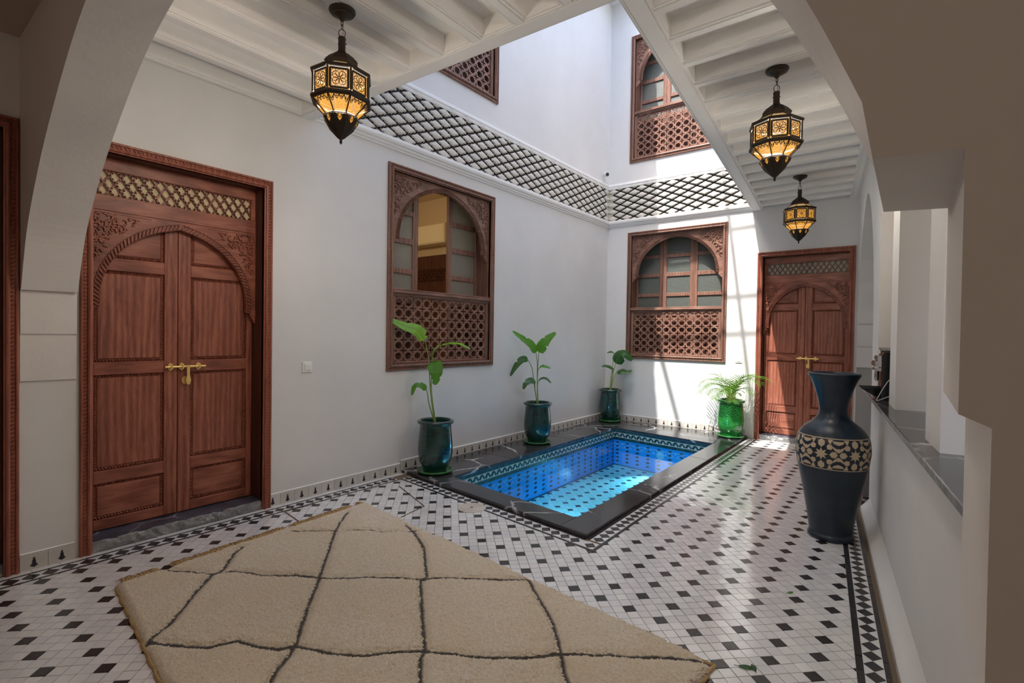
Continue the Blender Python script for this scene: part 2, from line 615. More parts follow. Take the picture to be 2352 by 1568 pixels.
# courtyard walls above the gallery and an unseen, shadow-shaping roof rim
mb = MB()
def obox(mb, p, q, t, z0, z1, mi=0):
    """upright slab from p to q (xy), thickness t to the right of the direction"""
    d = Vector((q[0] - p[0], q[1] - p[1])).normalized()
    n = Vector((d.y, -d.x)) * t
    poly = [p, q, (q[0] + n.x, q[1] + n.y), (p[0] + n.x, p[1] + n.y)]
    mb.prism(poly, z0, z1, 2, mi)
ZT2 = 8.25
obox(mb, (-0.3, ye(0)), (xe(1.87) + 1.6, ye(xe(1.87) + 0.3)), 0.25, ZC + 0.14, ZT2)
obox(mb, (xe(D + 0.1), D + 0.1), (xe(1.7), 1.7), -0.25, ZC + 0.14, ZT)
tag(mb.build('wall_upper', PLASTER), 'upper white courtyard walls above the gallery', 'wall', kind='structure')

mb = MB()
zr0, zr1 = ZT, ZT + 0.18
mb.box(-0.4, -4.5, ZT2, 4.6, 1.60, ZT2 + 0.15)
edge = [(0.2, 2.5), (0.2, 3.57), (0.33, 4.3), (0.5, 5.1), (0.53, 5.61), (0.55, 7.4)]  # unseen eave edge, shaped to cast the sunlight boundary on the end wall
poly = []
for k in range(len(edge) - 1):
    a, c = Vector(edge[k]), Vector(edge[k + 1])
    n = max(2, int((c - a).length / 0.03))
    for j in range(n):
        q = a + (c - a) * (j / n)
        poly.append((q.x + 0.018 * abs(sin(q.y * pi / 0.19)), q.y))
poly += [(0.55, 7.4), (-0.4, 7.4), (-0.4, 2.5)]
mb.prism(poly, zr0, zr1 - 0.08, 2)
tag(mb.build('roof', PLASTER), 'unseen roof rim, its eave edge shaped for the courtyard sun boundary', 'roof', kind='structure')
gr = tag(empty('roof_grille', (1.4, 4.4, ZT)), 'thin metal bars of the grille spanning the open roof', 'grille', kind='structure')
BARM = mat('grille_iron', (0.05, 0.05, 0.05), 0.6)
def bar(a, c, w):
    A, C_ = Vector((*a, ZT + 0.05)), Vector((*c, ZT + 0.05))
    o = Vector((1.4, 4.4, ZT))
    MB().tube([A - o, C_ - o], w / 2, 6).build('bar', BARM, gr)
bar((1.45, 7.3), (1.68, 2.5), 0.06)
for yy in (3.97, 4.29, 4.87):
    bar((0.3, yy - 0.03), (2.9, yy + 0.05), 0.045)
bar((0.18, 4.3), (0.75, 2.5), 0.085)

# ------------------------------------------------------------------ coffered ceilings
def beam_profile(w, z):
    h = w / 2
    return [(-h, z + 0.12), (-h, z + 0.012), (-h + 0.014, z + 0.012), (-h + 0.014, z + 0.004), (-h + 0.022, z + 0.004), (-h + 0.022, z + 0.010), (-h + 0.028, z + 0.010), (-h + 0.028, z),
            (h - 0.028, z), (h - 0.028, z + 0.010), (h - 0.022, z + 0.010), (h - 0.022, z + 0.004), (h - 0.014, z + 0.004), (h - 0.014, z + 0.012), (h, z + 0.012), (h, z + 0.12)]


def beam(name, a, c, w, z, parent):
    """moulded beam from a to c (xy)"""
    a, c = Vector((*a, 0)), Vector((*c, 0))
    d = (c - a).normalized()
    n = Vector((d.y, -d.x, 0))
    mb = MB()
    pr = beam_profile(w, z)
    vs = [tuple(p + n * u + Vector((0, 0, zz))) for p in (a, c) for u, zz in pr]
    k = len(pr)
    mb.add(vs, [(j, k + j, k + j + 1, j + 1) for j in range(k - 1)] + [tuple(range(k))[::-1], tuple(range(k, 2 * k))])
    return mb.build(name, PAINT_CEIL, parent)


ceil_n = tag(empty('ceiling', (0, 0, 0)), 'white coffered ceiling of long beams over the entrance bay', 'ceiling', kind='structure')
mb = MB()
mb.add([(0, 0.1, ZC + 0.12), (xe(0.1), 0.1, ZC + 0.12), (xe(1.88), ye(2.9), ZC + 0.12), (0, ye(0), ZC + 0.12)], [(3, 2, 1, 0)])
mb.add([(-0.3, 0.0, ZC + 0.16), (xe(1.8) + 0.3, 0.0, ZC + 0.16), (xe(1.8) + 0.3, ye(2.9) - 0.02, ZC + 0.16), (-0.3, ye(0) - 0.02, ZC + 0.16)], [(0, 1, 2, 3)])
mb.build('panel', PAINT_CEIL, ceil_n)
beam('edge_beam', (0, ye(0) - 0.075), (xe(1.87) + 0.05, ye(xe(1.87)) - 0.075), 0.15, ZC, ceil_n)
for k in range(9):
    x = 0.03 + 0.321 * k
    beam('beam', (x, 0.19), (x, ye(x) - 0.14), 0.105 if k else 0.07, ZC + 0.002, ceil_n)
ceil_r = tag(empty('ceiling', (0, 0, 0)), 'white coffered gallery ceiling of short beams beside the pool', 'ceiling', kind='structure')
mb = MB()
mb.add([(xe(0.1), 0.1, ZC + 0.12), (xr(0.1) + 0.1, 0.1, ZC + 0.12), (xr(D) + 0.1, D, ZC + 0.12), (xe(D), D, ZC + 0.12)], [(3, 2, 1, 0)])
mb.add([(xe(0.1), 0.1, ZC + 0.15), (xr(0.1) + 0.1, 0.1, ZC + 0.15), (xr(D) + 0.1, D, ZC + 0.15), (xe(D), D, ZC + 0.15)], [(0, 1, 2, 3)])
mb.build('panel', PAINT_CEIL, ceil_r)
beam('edge_beam', (xe(0.19) + 0.075, 0.19), (xe(D) + 0.075, D), 0.15, ZC, ceil_r)
beam('edge_beam', (xr(0.19) - 0.05, 0.19), (xr(D) - 0.05, D), 0.10, ZC + 0.001, ceil_r)
for k in range(22):
    y = 0.135 + 0.3268 * k
    if y < 0.25 or y > D - 0.1:
        continue
    beam('beam', (xe(y) + 0.14, y), (xr(y) - 0.09, y), 0.10, ZC + 0.002, ceil_r)
mb = MB()
mb.box(0, 0, 0, 0.035, 0.02, 0.001)

# ------------------------------------------------------------------ stucco frieze and cornices
def frieze(name, length, loc, rotz, label, phase):
    root = tag(empty(name, loc, rotz), label, 'frieze', kind='structure')
    z0, z1 = 3.36, 3.905
    MB().box(0, -0.012, z0, length, -0.001, z1).build('ground', STUCCO_GROUND, root)
    PX, PZ = 0.2535, 0.1125
    out = []
    n = 24
    for k in range(n):
        a = 2 * pi * k / n
        ca, sa = cos(a), sin(a)
        r = 1 / (abs(ca) + abs(sa))
        r *= 0.80 * (1 + 0.07 * abs(sin(4 * a)))
        out.append((ca * r * PX / 2, sa * r * PZ / 2))
    mb = MB()
    vs = [(x, 0, z) for x, z in out] + [(x * 0.86, -0.016, z * 0.80 + 0.001) for x, z in out] + [(x * 0.45, -0.021, z * 0.45 - 0.002) for x, z in out] + [(0, -0.020, -0.004)]
    fs = []
    for k in range(n):
        k2 = (k + 1) % n
        fs += [(k, k2, n + k2, n + k), (n + k, n + k2, 2 * n + k2, 2 * n + k), (2 * n + k, 2 * n + k2, 3 * n)]
    mb.add(vs, fs)
    me = mb.mesh('lozenge', STUCCO_CARVED, True)
    net = MB()
    def zig(a, c):
        a, c = Vector(a), Vector(c)
        d = c - a
        nn = Vector((-d.y, d.x)).normalized()
        pts = []
        m = 7
        for q in range(m):
            t = q / (m - 1)
            amp = 0 if q in (0, m - 1) else (0.0055 if q % 2 else -0.0055)
            pts.append(a + d * t + nn * amp)
        wv = nn * 0.0043
        vs = []
        for q in pts:
            vs += [(q.x - wv.x, -0.012, q.y - wv.y), (q.x - wv.x, -0.024, q.y - wv.y), (q.x + wv.x, -0.024, q.y + wv.y), (q.x + wv.x, -0.012, q.y + wv.y)]
        fs = []
        for q in range(m - 1):
            for e in range(3):
                fs.append((q * 4 + e, q * 4 + e + 1, q * 4 + 5 + e, q * 4 + 4 + e))
        net.add(vs, fs)
    ni = int(length / (PX / 2)) + 2
    zm = (z0 + z1) / 2
    for i in range(-1, ni):
        for j in range(-6, 7):
            if (i + j) % 2:
                continue
            x, z = i * PX / 2 + phase, zm + j * PZ / 2
            if 0.02 < x < length - 0.02 and z0 - 0.02 < z < z1 + 0.02:
                new_obj('lozenge', me, root, (x, -0.012, z))
            for dx, dz in ((1, 0), (0, 1), (-1, 0), (0, -1)):
                pass
            L_, R_, T_, B_ = (x - PX / 2, z), (x + PX / 2, z), (x, z + PZ / 2), (x, z - PZ / 2)
            for a, c in ((L_, T_), (B_, R_)):
                if all(-0.001 < q[0] < length + 0.001 and z0 - 0.03 < q[1] < z1 + 0.03 for q in (a, c)):
                    zig(a, c)
            for a, c in ((L_, B_), (T_, R_)):
                if all(-0.001 < q[0] < length + 0.001 and z0 - 0.03 < q[1] < z1 + 0.03 for q in (a, c)):
                    zig(a, c)
    tag(net.build('net', NET_BLACK, root), 'black zigzag lattice lines', kind='stuff')
    return root


LW0 = 1.78
frieze('trim_1', D - LW0 - 0.0, (0, LW0, 0), R90, 'carved stucco frieze with black lattice along the long wall', 0.03)
frieze('trim_2', xe(D) - 0.0, (0, D, 0), 0, 'carved stucco frieze with black lattice on the end wall', 0.10)
CORN_LO = [(0, 3.262), (-0.012, 3.262), (-0.016, 3.28), (-0.030, 3.285), (-0.034, 3.305), (-0.05, 3.312), (-0.058, 3.335), (-0.058, 3.352), (-0.045, 3.358), (-0.045, 3.37), (-0.02, 3.372), (0, 3.372)]
CORN_HI = [(0, 3.895), (-0.03, 3.897), (-0.036, 3.915), (-0.024, 3.922), (-0.024, 3.94), (-0.034, 3.947), (-0.034, 3.965), (-0.018, 3.972), (-0.014, 3.995), (0, 3.998)]
def cornice(name, pr, label):
    mb = MB()
    k = len(pr)
    A = [(-y, LW0, z) for y, z in pr]
    Bc = [(-y, D + y, z) for y, z in pr]
    Cc = [(xe(D) + 0.06, D + y, z) for y, z in pr]
    mb.add(A + Bc + Cc, [(j, j + 1, k + j + 1, k + j) for j in range(k - 1)] + [(k + j, k + j + 1, 2 * k + j + 1, 2 * k + j) for j in range(k - 1)])
    return tag(mb.build(name, STUCCO_WHITE), label, 'cornice', kind='structure')
cornice('trim_3', CORN_LO, 'white plaster cornice below the carved frieze')
cornice('trim_4', CORN_HI, 'white plaster cornice above the carved frieze')

# ------------------------------------------------------------------ joinery helpers
def rope(mb, a, c, r=0.009, pitch=0.021, out=Vector((0, -1, 0)), mi=0):
    """twisted bead from a to c; out = direction away from the surface"""
    a, c = Vector(a), Vector(c)
    d = c - a
    n = max(1, int(d.length / pitch))
    d.normalize()
    s = d.cross(out).normalized()
    st = (c - a).length / n
    for k in range(n):
        p = a + d * (st * (k + 0.5))
        e = (d * 0.62 + s * 0.55) * st
        q = (s * 0.9 - d * 0.35) * r
        o = out * r
        vs = [p + e, p + q, p - e, p - q, p + o]
        mb.add(vs, [(0, 1, 4), (1, 2, 4), (2, 3, 4), (3, 0, 4)], mi)


CASING = [(0, 0.0), (0, -0.020), (0.006, -0.026), (0.014, -0.026), (0.018, -0.016), (0.036, -0.016), (0.039, -0.027), (0.048, -0.033), (0.056, -0.030), (0.060, -0.018), (0.066, -0.016), (0.066, 0.02)]


def casing(x0, z0, x1, z1, open_bottom, mat_v, parent, name='casing'):
    mb = MB()
    k = len(CASING)
    def corner(t):
        return [(x0 + t, z0 if open_bottom else z0 + t), (x0 + t, z1 - t), (x1 - t, z1 - t), (x1 - t, z0 if open_bottom else z0 + t)]
    loops = [[(x, y, z) for x, z in corner(t)] for t, y in CASING]
    vs = [p for lp in loops for p in lp]
    fs = []
    for j in range(k - 1):
        for e in range(3 if open_bottom else 4):
            e2 = (e + 1) % 4
            fs.append((j * 4 + e, j * 4 + e2, (j + 1) * 4 + e2, (j + 1) * 4 + e))
    mb.add(vs, fs)
    o = mb.build(name, mat_v, parent)
    rp = MB()
    q = corner(0.027)
    pts = [(x, -0.017, z) for x, z in q]
    for e in range(3 if open_bottom else 4):
        rope(rp, pts[e], pts[(e + 1) % 4], 0.0085, 0.024)
    rp.build('rope_moulding', mat_v, o)
    return o


def smooth_curve(pts, n=6):
    out = []
    for k in range(len(pts) - 1):
        p0, p1 = Vector(pts[max(k - 1, 0)]), Vector(pts[k])
        p2, p3 = Vector(pts[k + 1]), Vector(pts[min(k + 2, len(pts) - 1)])
        for j in range(n):
            u = j / n
            out.append(0.5 * ((2 * p1) + (p2 - p0) * u + (2 * p0 - 5 * p1 + 4 * p2 - p3) * u * u + (3 * p1 - p0 - 3 * p2 + p3) * u ** 3))
    out.append(Vector(pts[-1]))
    return out


def vine(mb, pts, w0, w1, h=0.012, y=0.0):
    """tapered carved ridge in x/z, standing proud towards -y"""
    n = len(pts)
    vs = []
    for k, p in enumerate(pts):
        t = Vector(pts[min(k + 1, n - 1)]) - Vector(pts[max(k - 1, 0)])
        if t.length < 1e-9:
            t = Vector((1, 0))
        t.normalize()
        nn = Vector((-t.y, t.x))
        w = w0 + (w1 - w0) * k / (n - 1)
        vs += [(p[0] - nn.x * w, y, p[1] - nn.y * w), (p[0] - nn.x * w * 0.35, y - h, p[1] - nn.y * w * 0.35), (p[0] + nn.x * w * 0.35, y - h, p[1] + nn.y * w * 0.35), (p[0] + nn.x * w, y, p[1] + nn.y * w)]
    fs = []
    for k in range(n - 1):
        for e in range(3):
            fs.append((k * 4 + e, k * 4 + e + 1, k * 4 + 5 + e, k * 4 + 4 + e))
    mb.add(vs, fs)


def carving(mb, LX, LZ, sx, X, Z, y, arc):
    """arabesque filling the corner between (X,Z) and the arch; sx=+1 grows to +x, else -x"""
    rnd = random.Random(11)
    placed = []
    s = min(LX, LZ)
    tries = 0
    while len(placed) < 34 and tries < 5000:
        tries += 1
        r = s * rnd.choice([0.13, 0.105, 0.085, 0.07, 0.055])
        u, v = rnd.uniform(r, LX - r), rnd.uniform(r, LZ - r)
        if arc(u, v) < r * 0.9:
            continue
        if any((u - a) ** 2 + (v - c) ** 2 < (0.86 * (r + q)) ** 2 for a, c, q in placed):
            continue
        placed.append((u, v, r))
        ph, dr = rnd.uniform(0, 6.28), rnd.choice([-1, 1])
        pts = []
        for k in range(15):
            t = k / 14
            a = ph + dr * t * 5.2
            q = r * (1.0 - 0.78 * t)
            pts.append((X + sx * (u + q * cos(a)), Z - (v + q * sin(a))))
        vine(mb, pts, s * 0.026, s * 0.012, 0.013, y)
        for k in range(3):
            a = ph + k * 2.2
            p0 = (u + r * 0.9 * cos(a), v + r * 0.9 * sin(a))
            p1 = (u + r * 1.55 * cos(a + 0.5 * dr), v + r * 1.55 * sin(a + 0.5 * dr))
            if arc(*p1) < 0 or p1[0] < 0.003 or p1[1] < 0.003:
                continue
            vine(mb, [(X + sx * p0[0], Z - p0[1]), (X + sx * (p0[0] + p1[0]) / 2, Z - (p0[1] + p1[1]) / 2), (X + sx * p1[0], Z - p1[1])], s * 0.03, s * 0.006, 0.010, y)
    # dotted border along the two straight sides
    for k in range(int(LX / 0.014)):
        vine(mb, [(X + sx * (0.004 + k * 0.014), Z - 0.003), (X + sx * (0.011 + k * 0.014), Z - 0.003)], 0.003, 0.003, 0.006, y)
    for k in range(int(LZ / 0.014)):
        vine(mb, [(X + sx * 0.003, Z - 0.004 - k * 0.014), (X + sx * 0.003, Z - 0.011 - k * 0.014)], 0.003, 0.003, 0.006, y)


def arch_board(root, xc, hw_in, pts, z_top, z_low, y0, y1, mv, band_w, spand, parent_name='arch_board'):
    """board with an arched cut-out; pts = half curve from spring to apex, relative to xc"""
    half_c = smooth_curve(pts, 6)
    fullc = [(xc - p.x, p.y) for p in half_c] + [(xc + p.x, p.y) for p in reversed(half_c[:-1])]
    w_s, z_s = pts[0]
    lowl = [(xc - hw_in, z_low), (xc - (w_s + 0.030), z_s - 0.025), (xc - (w_s + 0.028), z_s - 0.004)]
    prof = lowl + fullc + [(2 * xc - a, z) for a, z in reversed(lowl)]
    mb = MB()
    for k in range(len(prof) - 1):
        (a, za), (c, zc) = prof[k], prof[k + 1]
        mb.add([(a, y0, za), (c, y0, zc), (c, y1, zc), (a, y1, za)], [(3, 2, 1, 0)])
        mb.add([(a, y0, za), (c, y0, zc), (c, y0, z_top), (a, y0, z_top)], [(0, 1, 2, 3)])
        mb.add([(a, y1, za), (c, y1, zc), (c, y1, z_top), (a, y1, z_top)], [(3, 2, 1, 0)])
    o = mb.build(parent_name, mv, root)
    # carved band of leaf-like cuts along the cut-out
    cb = MB()
    L = [0.0]
    for k in range(1, len(fullc)):
        L.append(L[-1] + (Vector(fullc[k]) - Vector(fullc[k - 1])).length)
    def pos(s):
        for k in range(1, len(L)):
            if s <= L[k]:
                t = (s - L[k - 1]) / max(1e-9, L[k] - L[k - 1])
                a, c = Vector(fullc[k - 1]), Vector(fullc[k])
                d = (c - a).normalized()
                return a + (c - a) * t, d
        return Vector(fullc[-1]), d
    n = int(L[-1] / (band_w * 0.72))
    for k in range(n):
        p, d = pos(L[-1] * (k + 0.5) / n)
        nn = Vector((-d.y, d.x))
        st = L[-1] / n
        vine(cb, [p - d * st * 0.45 + nn * band_w * 0.05, p + nn * band_w * 0.45, p + d * st * 0.42 + nn * band_w * 0.92], st * 0.17, st * 0.11, 0.014, y0)
        sg = []
        for j in range(7):
            a = pi * j / 6
            q = p + d * (-cos(a) * st * 0.5) + nn * (band_w * 0.85 + sin(a) * band_w * 0.28)
            sg.append((q.x, q.y))
        vine(cb, sg, st * 0.09, st * 0.09, 0.009, y0)
    vine(cb, [(x, z) for x, z in fullc], 0.003, 0.003, 0.004, y0)
    cb.build('carved_band', mv, o)
    # spandrel carvings
    m, LX, LZ, rad = spand
    for sgn in (1, -1):
        sp = MB()
        def arc(u, v):
            X = hw_in - m - u
            Z = (z_top - m - v)
            # signed distance from the band's outer edge, measured from the arch centre
            zc_ = z_s
            ax, az = w_s + rad, (pts[-1][1] - z_s) + rad
            e = sqrt((X / ax) ** 2 + (max(Z - zc_, 0) / az) ** 2)
            return (e - 1) * min(ax, az)
        carving(sp, LX, LZ, sgn, xc - sgn * (hw_in - m), z_top - m, y0, arc)
        sp.build('carved_spandrel', mv, o)
    return o


def handle(root, x, y, z, s=1.0):
    hb = MB()
    hb.tube([(x - 0.115 * s, y - 0.030, z), (x + 0.135 * s, y - 0.030, z)], 0.0085 * s, 8)
    for e, q in ((-0.122, 0.010), (0.14, 0.011), (-0.10, 0.011), (0.04, 0.0105), (0.075, 0.0105)):
        hb.lathe([(0.001, -0.008), (q, -0.003), (q, 0.003), (0.001, 0.008)], 8, (0, 0, 0))
        b0 = len(hb.v) - 32
        for i in range(b0, len(hb.v)):
            vx, vy, vz = hb.v[i]
            hb.v[i] = (x + e * s + vz, y - 0.030 + vy, z + vx)
    bolt = hb.build('bolt', BRASS, root, smooth='auto')
    for e in (-0.085, -0.012, 0.10):
        pl = MB()
        ol = []
        for a, q in ((0, 0.0), (0, 1.0), (0.55, 0.72), (1, 0.5), (0.72, 0.28), (0.78, 0.0)):
            ol.append((a, q))
        out = [(0, 1.0), (0.45, 0.74), (1, 0.55), (0.75, 0.2), (0.75, -0.2), (1, -0.55), (0.45, -0.74), (0, -1.0), (-0.45, -0.74), (-1, -0.55), (-0.75, -0.2), (-0.75, 0.2), (-1, 0.55), (-0.45, 0.74)]
        pl.prism([(x + (e + a * 0.018) * s, z + q * 0.030 * s) for a, q in out], y - 0.014, y - 0.002, 1)
        pl.box(x + (e - 0.006) * s, y - 0.042, z - 0.012, x + (e + 0.006) * s, y - 0.004, z + 0.012)
        pl.build('keeper', BRASS, bolt)
    ha = MB()
    out = [(-0.011, 0.004), (-0.010, -0.03), (-0.008, -0.06), (-0.014, -0.085), (-0.017, -0.105), (-0.011, -0.128), (0, -0.137), (0.011, -0.128), (0.017, -0.105), (0.014, -0.085), (0.008, -0.06), (0.010, -0.03), (0.011, 0.004)]
    ha.prism([(x + (0.022 + a) * s, z + q * s) for a, q in out], y - 0.046, y - 0.036, 1)
    ha.prism([(x + (0.010 + 0.022 * cos(k * pi / 6)) * s, z + (-0.103 + 0.030 * sin(k * pi / 6)) * s) for k in range(12)], y - 0.012, y - 0.002, 1)
    ha.build('grip', BRASS, bolt)


def make_door(name, width, height, loc, rotz, label, panel_mat):
    root = tag(empty(name, loc, rotz), label, 'door', kind='structure')
    W, H = width, height
    casing(0, 0.0, W, H, True, WOOD_V, root)
    ji = 0.066
    RC = 0.18
    lin = MB()
    for x0, x1 in ((0.045, ji), (W - ji, W - 0.045)):
        lin.box(x0, -0.004, 0.0, x1, RC + 0.06, H - 0.045)
    lin.box(0.045, -0.003, H - ji, W - 0.045, RC + 0.06, H - 0.045)
    lin.build('lining', WOOD_D, root)
    xc = W / 2
    hw_ = xc - ji
    YB = RC - 0.045
    # transom
    tr = MB()
    zt0, zt1 = 2.330, 2.495
    tr.bbox(ji, YB, zt1, W - ji, YB + 0.05, H - ji + 0.004)
    tr.bbox(ji, YB - 0.006, 2.225, W - ji, YB + 0.05, zt0)
    tr.bbox(ji, YB, zt0, ji + 0.035, YB + 0.05, zt1)
    tr.bbox(W - ji - 0.035, YB, zt0, W - ji, YB + 0.05, zt1)
    tro = tr.build('transom', WOOD_H, root)
    xa, xb = ji + 0.035, W - ji - 0.035
    lt = MB()
    pit = 0.0665
    hgt = zt1 - zt0
    sl = 0.68
    n = int((xb - xa + hgt) / pit) + 8
    for sgn in (1, -1):
        for k in range(-6, n):
            x0 = xa + k * pit
            # line x = x0 + sgn*sl*(z-zt0)
            pts = []
            for j in range(13):
                zz = zt0 + hgt * j / 12
                xx = (x0 + sl * (zz - zt0)) if sgn > 0 else (x0 - sl * (zz - zt0) + 4 * pit * sl)
                if xa <= xx <= xb:
                    pts.append((xx, zz))
            if len(pts) > 1:
                a, c = Vector(pts[0]), Vector(pts[-1])
                d = (c - a).normalized()
                nn = Vector((-d.y, d.x)) * 0.0052
                y0, y1 = YB + 0.012 + (0.004 if sgn > 0 else 0), YB + 0.026
                lt.prism([tuple(a - nn), tuple(c - nn), tuple(c + nn), tuple(a + nn)], y0, y1, 1)
                # small pointed cusps between crossings
                nseg = int((c - a).length / 0.0245)
                for q in range(nseg):
                    p = a + d * ((q + 0.5) * (c - a).length / nseg)
                    n2 = nn * 2.1
                    lt.prism([tuple(p - d * 0.006), tuple(p + n2 * (0.75)), tuple(p + d * 0.006), tuple(p - n2 * 0.75)], y0, y1, 1)
    tag(lt.build('lattice', WOOD_V, tro), 'diamond lattice of thin slats')
    MB().box(xa - 0.01, YB + 0.034, zt0 - 0.01, xb + 0.01, YB + 0.042, zt1 + 0.01).build('panel', panel_mat, tro)
    # arch
    k = hw_ / 0.5475
    pts = [(0.478 * k, 1.585), (0.476 * k, 1.70), (0.448 * k, 1.82), (0.385 * k, 1.94), (0.285 * k, 2.045), (0.15 * k, 2.125), (0.0, 2.170)]
    arch_board(root, xc, hw_, pts, 2.226, 1.500, YB, YB + 0.035, WOOD_H, 0.036, (0.012, 0.36, 0.36, 0.070))
    # two leaves
    YL = RC
    for sgn in (-1, 1):
        xin, xout = xc + sgn * 0.002, xc + sgn * (hw_ - 0.002)
        x0, x1 = min(xin, xout), max(xin, xout)
        lf = MB()
        lf.box(x0, YL + 0.022, 0.078, x1, YL + 0.045, 2.24)
        leaf = lf.build('leaf', WOOD_V, root)
        so, si = 0.045, 0.085
        sx0, sx1 = (x0, x0 + so) if sgn < 0 else (x0, x0 + si)
        tx0, tx1 = (x1 - si, x1) if sgn < 0 else (x1 - so, x1)
        for a, c in ((sx0, sx1), (tx0, tx1)):
            MB().bbox(a, YL, 0.078, c, YL + 0.024, 2.24, 0.003).build('stile', WOOD_V, leaf)
        rails = [(0.078, 0.148), (0.392, 0.478), (1.126, 1.213), (1.835, 1.922), (2.19, 2.24)]
        for a, c in rails:
            MB().bbox(sx1, YL + 0.0005, a, tx0, YL + 0.024, c, 0.003).build('rail', WOOD_H, leaf)
        for (a, c), (a2, c2) in zip(rails[:-1], rails[1:]):
            pb = MB()
            pm = 0.020
            pb.bbox(sx1 + pm, YL + 0.010, c + pm, tx0 - pm, YL + 0.024, a2 - pm, 0.006)
            pan = pb.build('door_panel', WOOD_V if a2 - c > 0.35 else WOOD_H, leaf)
            rp = MB()
            q = [(sx1 + 0.010, c + 0.010), (sx1 + 0.010, a2 - 0.010), (tx0 - 0.010, a2 - 0.010), (tx0 - 0.010, c + 0.010)]
            for e in range(4):
                u0, u1 = q[e], q[(e + 1) % 4]
                rope(rp, (u0[0], YL + 0.016, u0[1]), (u1[0], YL + 0.016, u1[1]), 0.008, 0.017)
            rp.build('rope_moulding', WOOD_V, pan)
    MB().box(ji, RC + 0.0465, 0.0, W - ji, RC + 0.058, H - ji).build('backing', WOOD_D, root)  # unseen panel added to stop light showing between the leaves
    handle(root, xc + 0.035, YL, 1.166)
    th = MB()
    th.box(ji - 0.005, 0.008, 0.0, W - ji + 0.005, RC + 0.06, 0.072)
    tho = th.build('threshold', MARBLE_BLUE, root)
    te = MB()
    rr = random.Random(5)
    nseg = 40
    vs = []
    for q in range(nseg + 1):
        x = ji - 0.005 + (W - 2 * ji + 0.01) * q / nseg
        j1, j2 = rr.uniform(-0.006, 0.004), rr.uniform(-0.006, 0.004)
        vs += [(x, 0.012, 0.072), (x, 0.004 + j1, 0.060 + j2), (x, -0.004 + j2, 0.028 + j1), (x, -0.006, 0.0)]
    fs = [(q * 4 + e, q * 4 + e + 1, q * 4 + 5 + e, q * 4 + 4 + e) for q in range(nseg) for e in range(3)]
    te.add(vs, fs)
    te.build('rough_edge', MARBLE_EDGE, tho)
    return root


a, b_, h = DOORS['d1']
make_door('door_1', b_ - a, h, (0, a, 0), R90, 'carved wooden double door beside the white arch and the rug', LIT_PANEL)
a, b_, h = DOORS['d2']
make_door('door_2', b_ - a, h, (a, D, 0), 0, 'carved wooden double door in the end wall beside the palm', GREEN_PANEL)
a, b_, h = DOORS['d3']
make_door('door_3', b_ - a, h, (0, a, 0), R90, 'carved wooden door in the dark passage, cut by the arch', LIT_PANEL)

# ------------------------------------------------------------------ windows
def lattice_mesh(cols, rows, cw, ch, y0, y1):
    """pierced star-and-cross panel, origin bottom left, in x/z"""
    cell = bmesh.new()
    h = 0.5
    l, w = 0.32, 0.075
    ol = [(-h + l, -h), (h - l, -h), (h - l, -h + w), (h - w, -h + w), (h - w, -h + l), (h, -h + l)]
    outer = []
    for k in range(4):
        c, s = [(1, 0), (0, 1), (-1, 0), (0, -1)][k]
        outer += [(x * c - y * s, x * s + y * c) for x, y in ol]
    ded = []
    for q in outer:
        if not ded or (abs(q[0] - ded[-1][0]) + abs(q[1] - ded[-1][1]) > 1e-6):
            ded.append(q)
    if abs(ded[0][0] - ded[-1][0]) + abs(ded[0][1] - ded[-1][1]) < 1e-6:
        ded.pop()
    star = [((0.375 if k % 2 == 0 else 0.285) * cos(pi * k / 8), (0.375 if k % 2 == 0 else 0.285) * sin(pi * k / 8)) for k in range(16)]
    def loop(pts):
        vs = [cell.verts.new((x, y, 0)) for x, y in pts]
        return [cell.edges.new((vs[k], vs[(k + 1) % len(vs)])) for k in range(len(vs))], vs
    e1, v1 = loop(ded)
    e2, v2 = loop(star)
    bmesh.ops.triangle_fill(cell, use_beauty=True, use_dissolve=False, edges=e1 + e2)
    cell.verts.index_update()
    P = [(v.co.x, v.co.y) for v in cell.verts]
    T = []
    for f in cell.faces:
        idx = [v.index for v in f.verts]
        (ax, ay), (bx2, by2), (cx2, cy2) = (P[i] for i in idx)
        if (bx2 - ax) * (cy2 - ay) - (by2 - ay) * (cx2 - ax) < 0:
            idx.reverse()
        T.append(idx)
    n1, n2 = len(ded), len(star)
    cell.free()
    mb = MB()
    for i in range(cols):
        for j in range(rows):
            ox, oz = (i + 0.5) * cw, (j + 0.5) * ch
            n = len(P)
            vs = [(ox + x * cw, y0, oz + z * ch) for x, z in P] + [(ox + x * cw, y1, oz + z * ch) for x, z in P]
            fs = [tuple(t) for t in T]
            fs += [(k + n, (k + 1) % n1 + n, (k + 1) % n1, k) for k in range(n1)]
            fs += [(n1 + k, n1 + (k + 1) % n2, n1 + (k + 1) % n2 + n, n1 + k + n) for k in range(n2)]
            mb.add(vs, fs)
    return mb


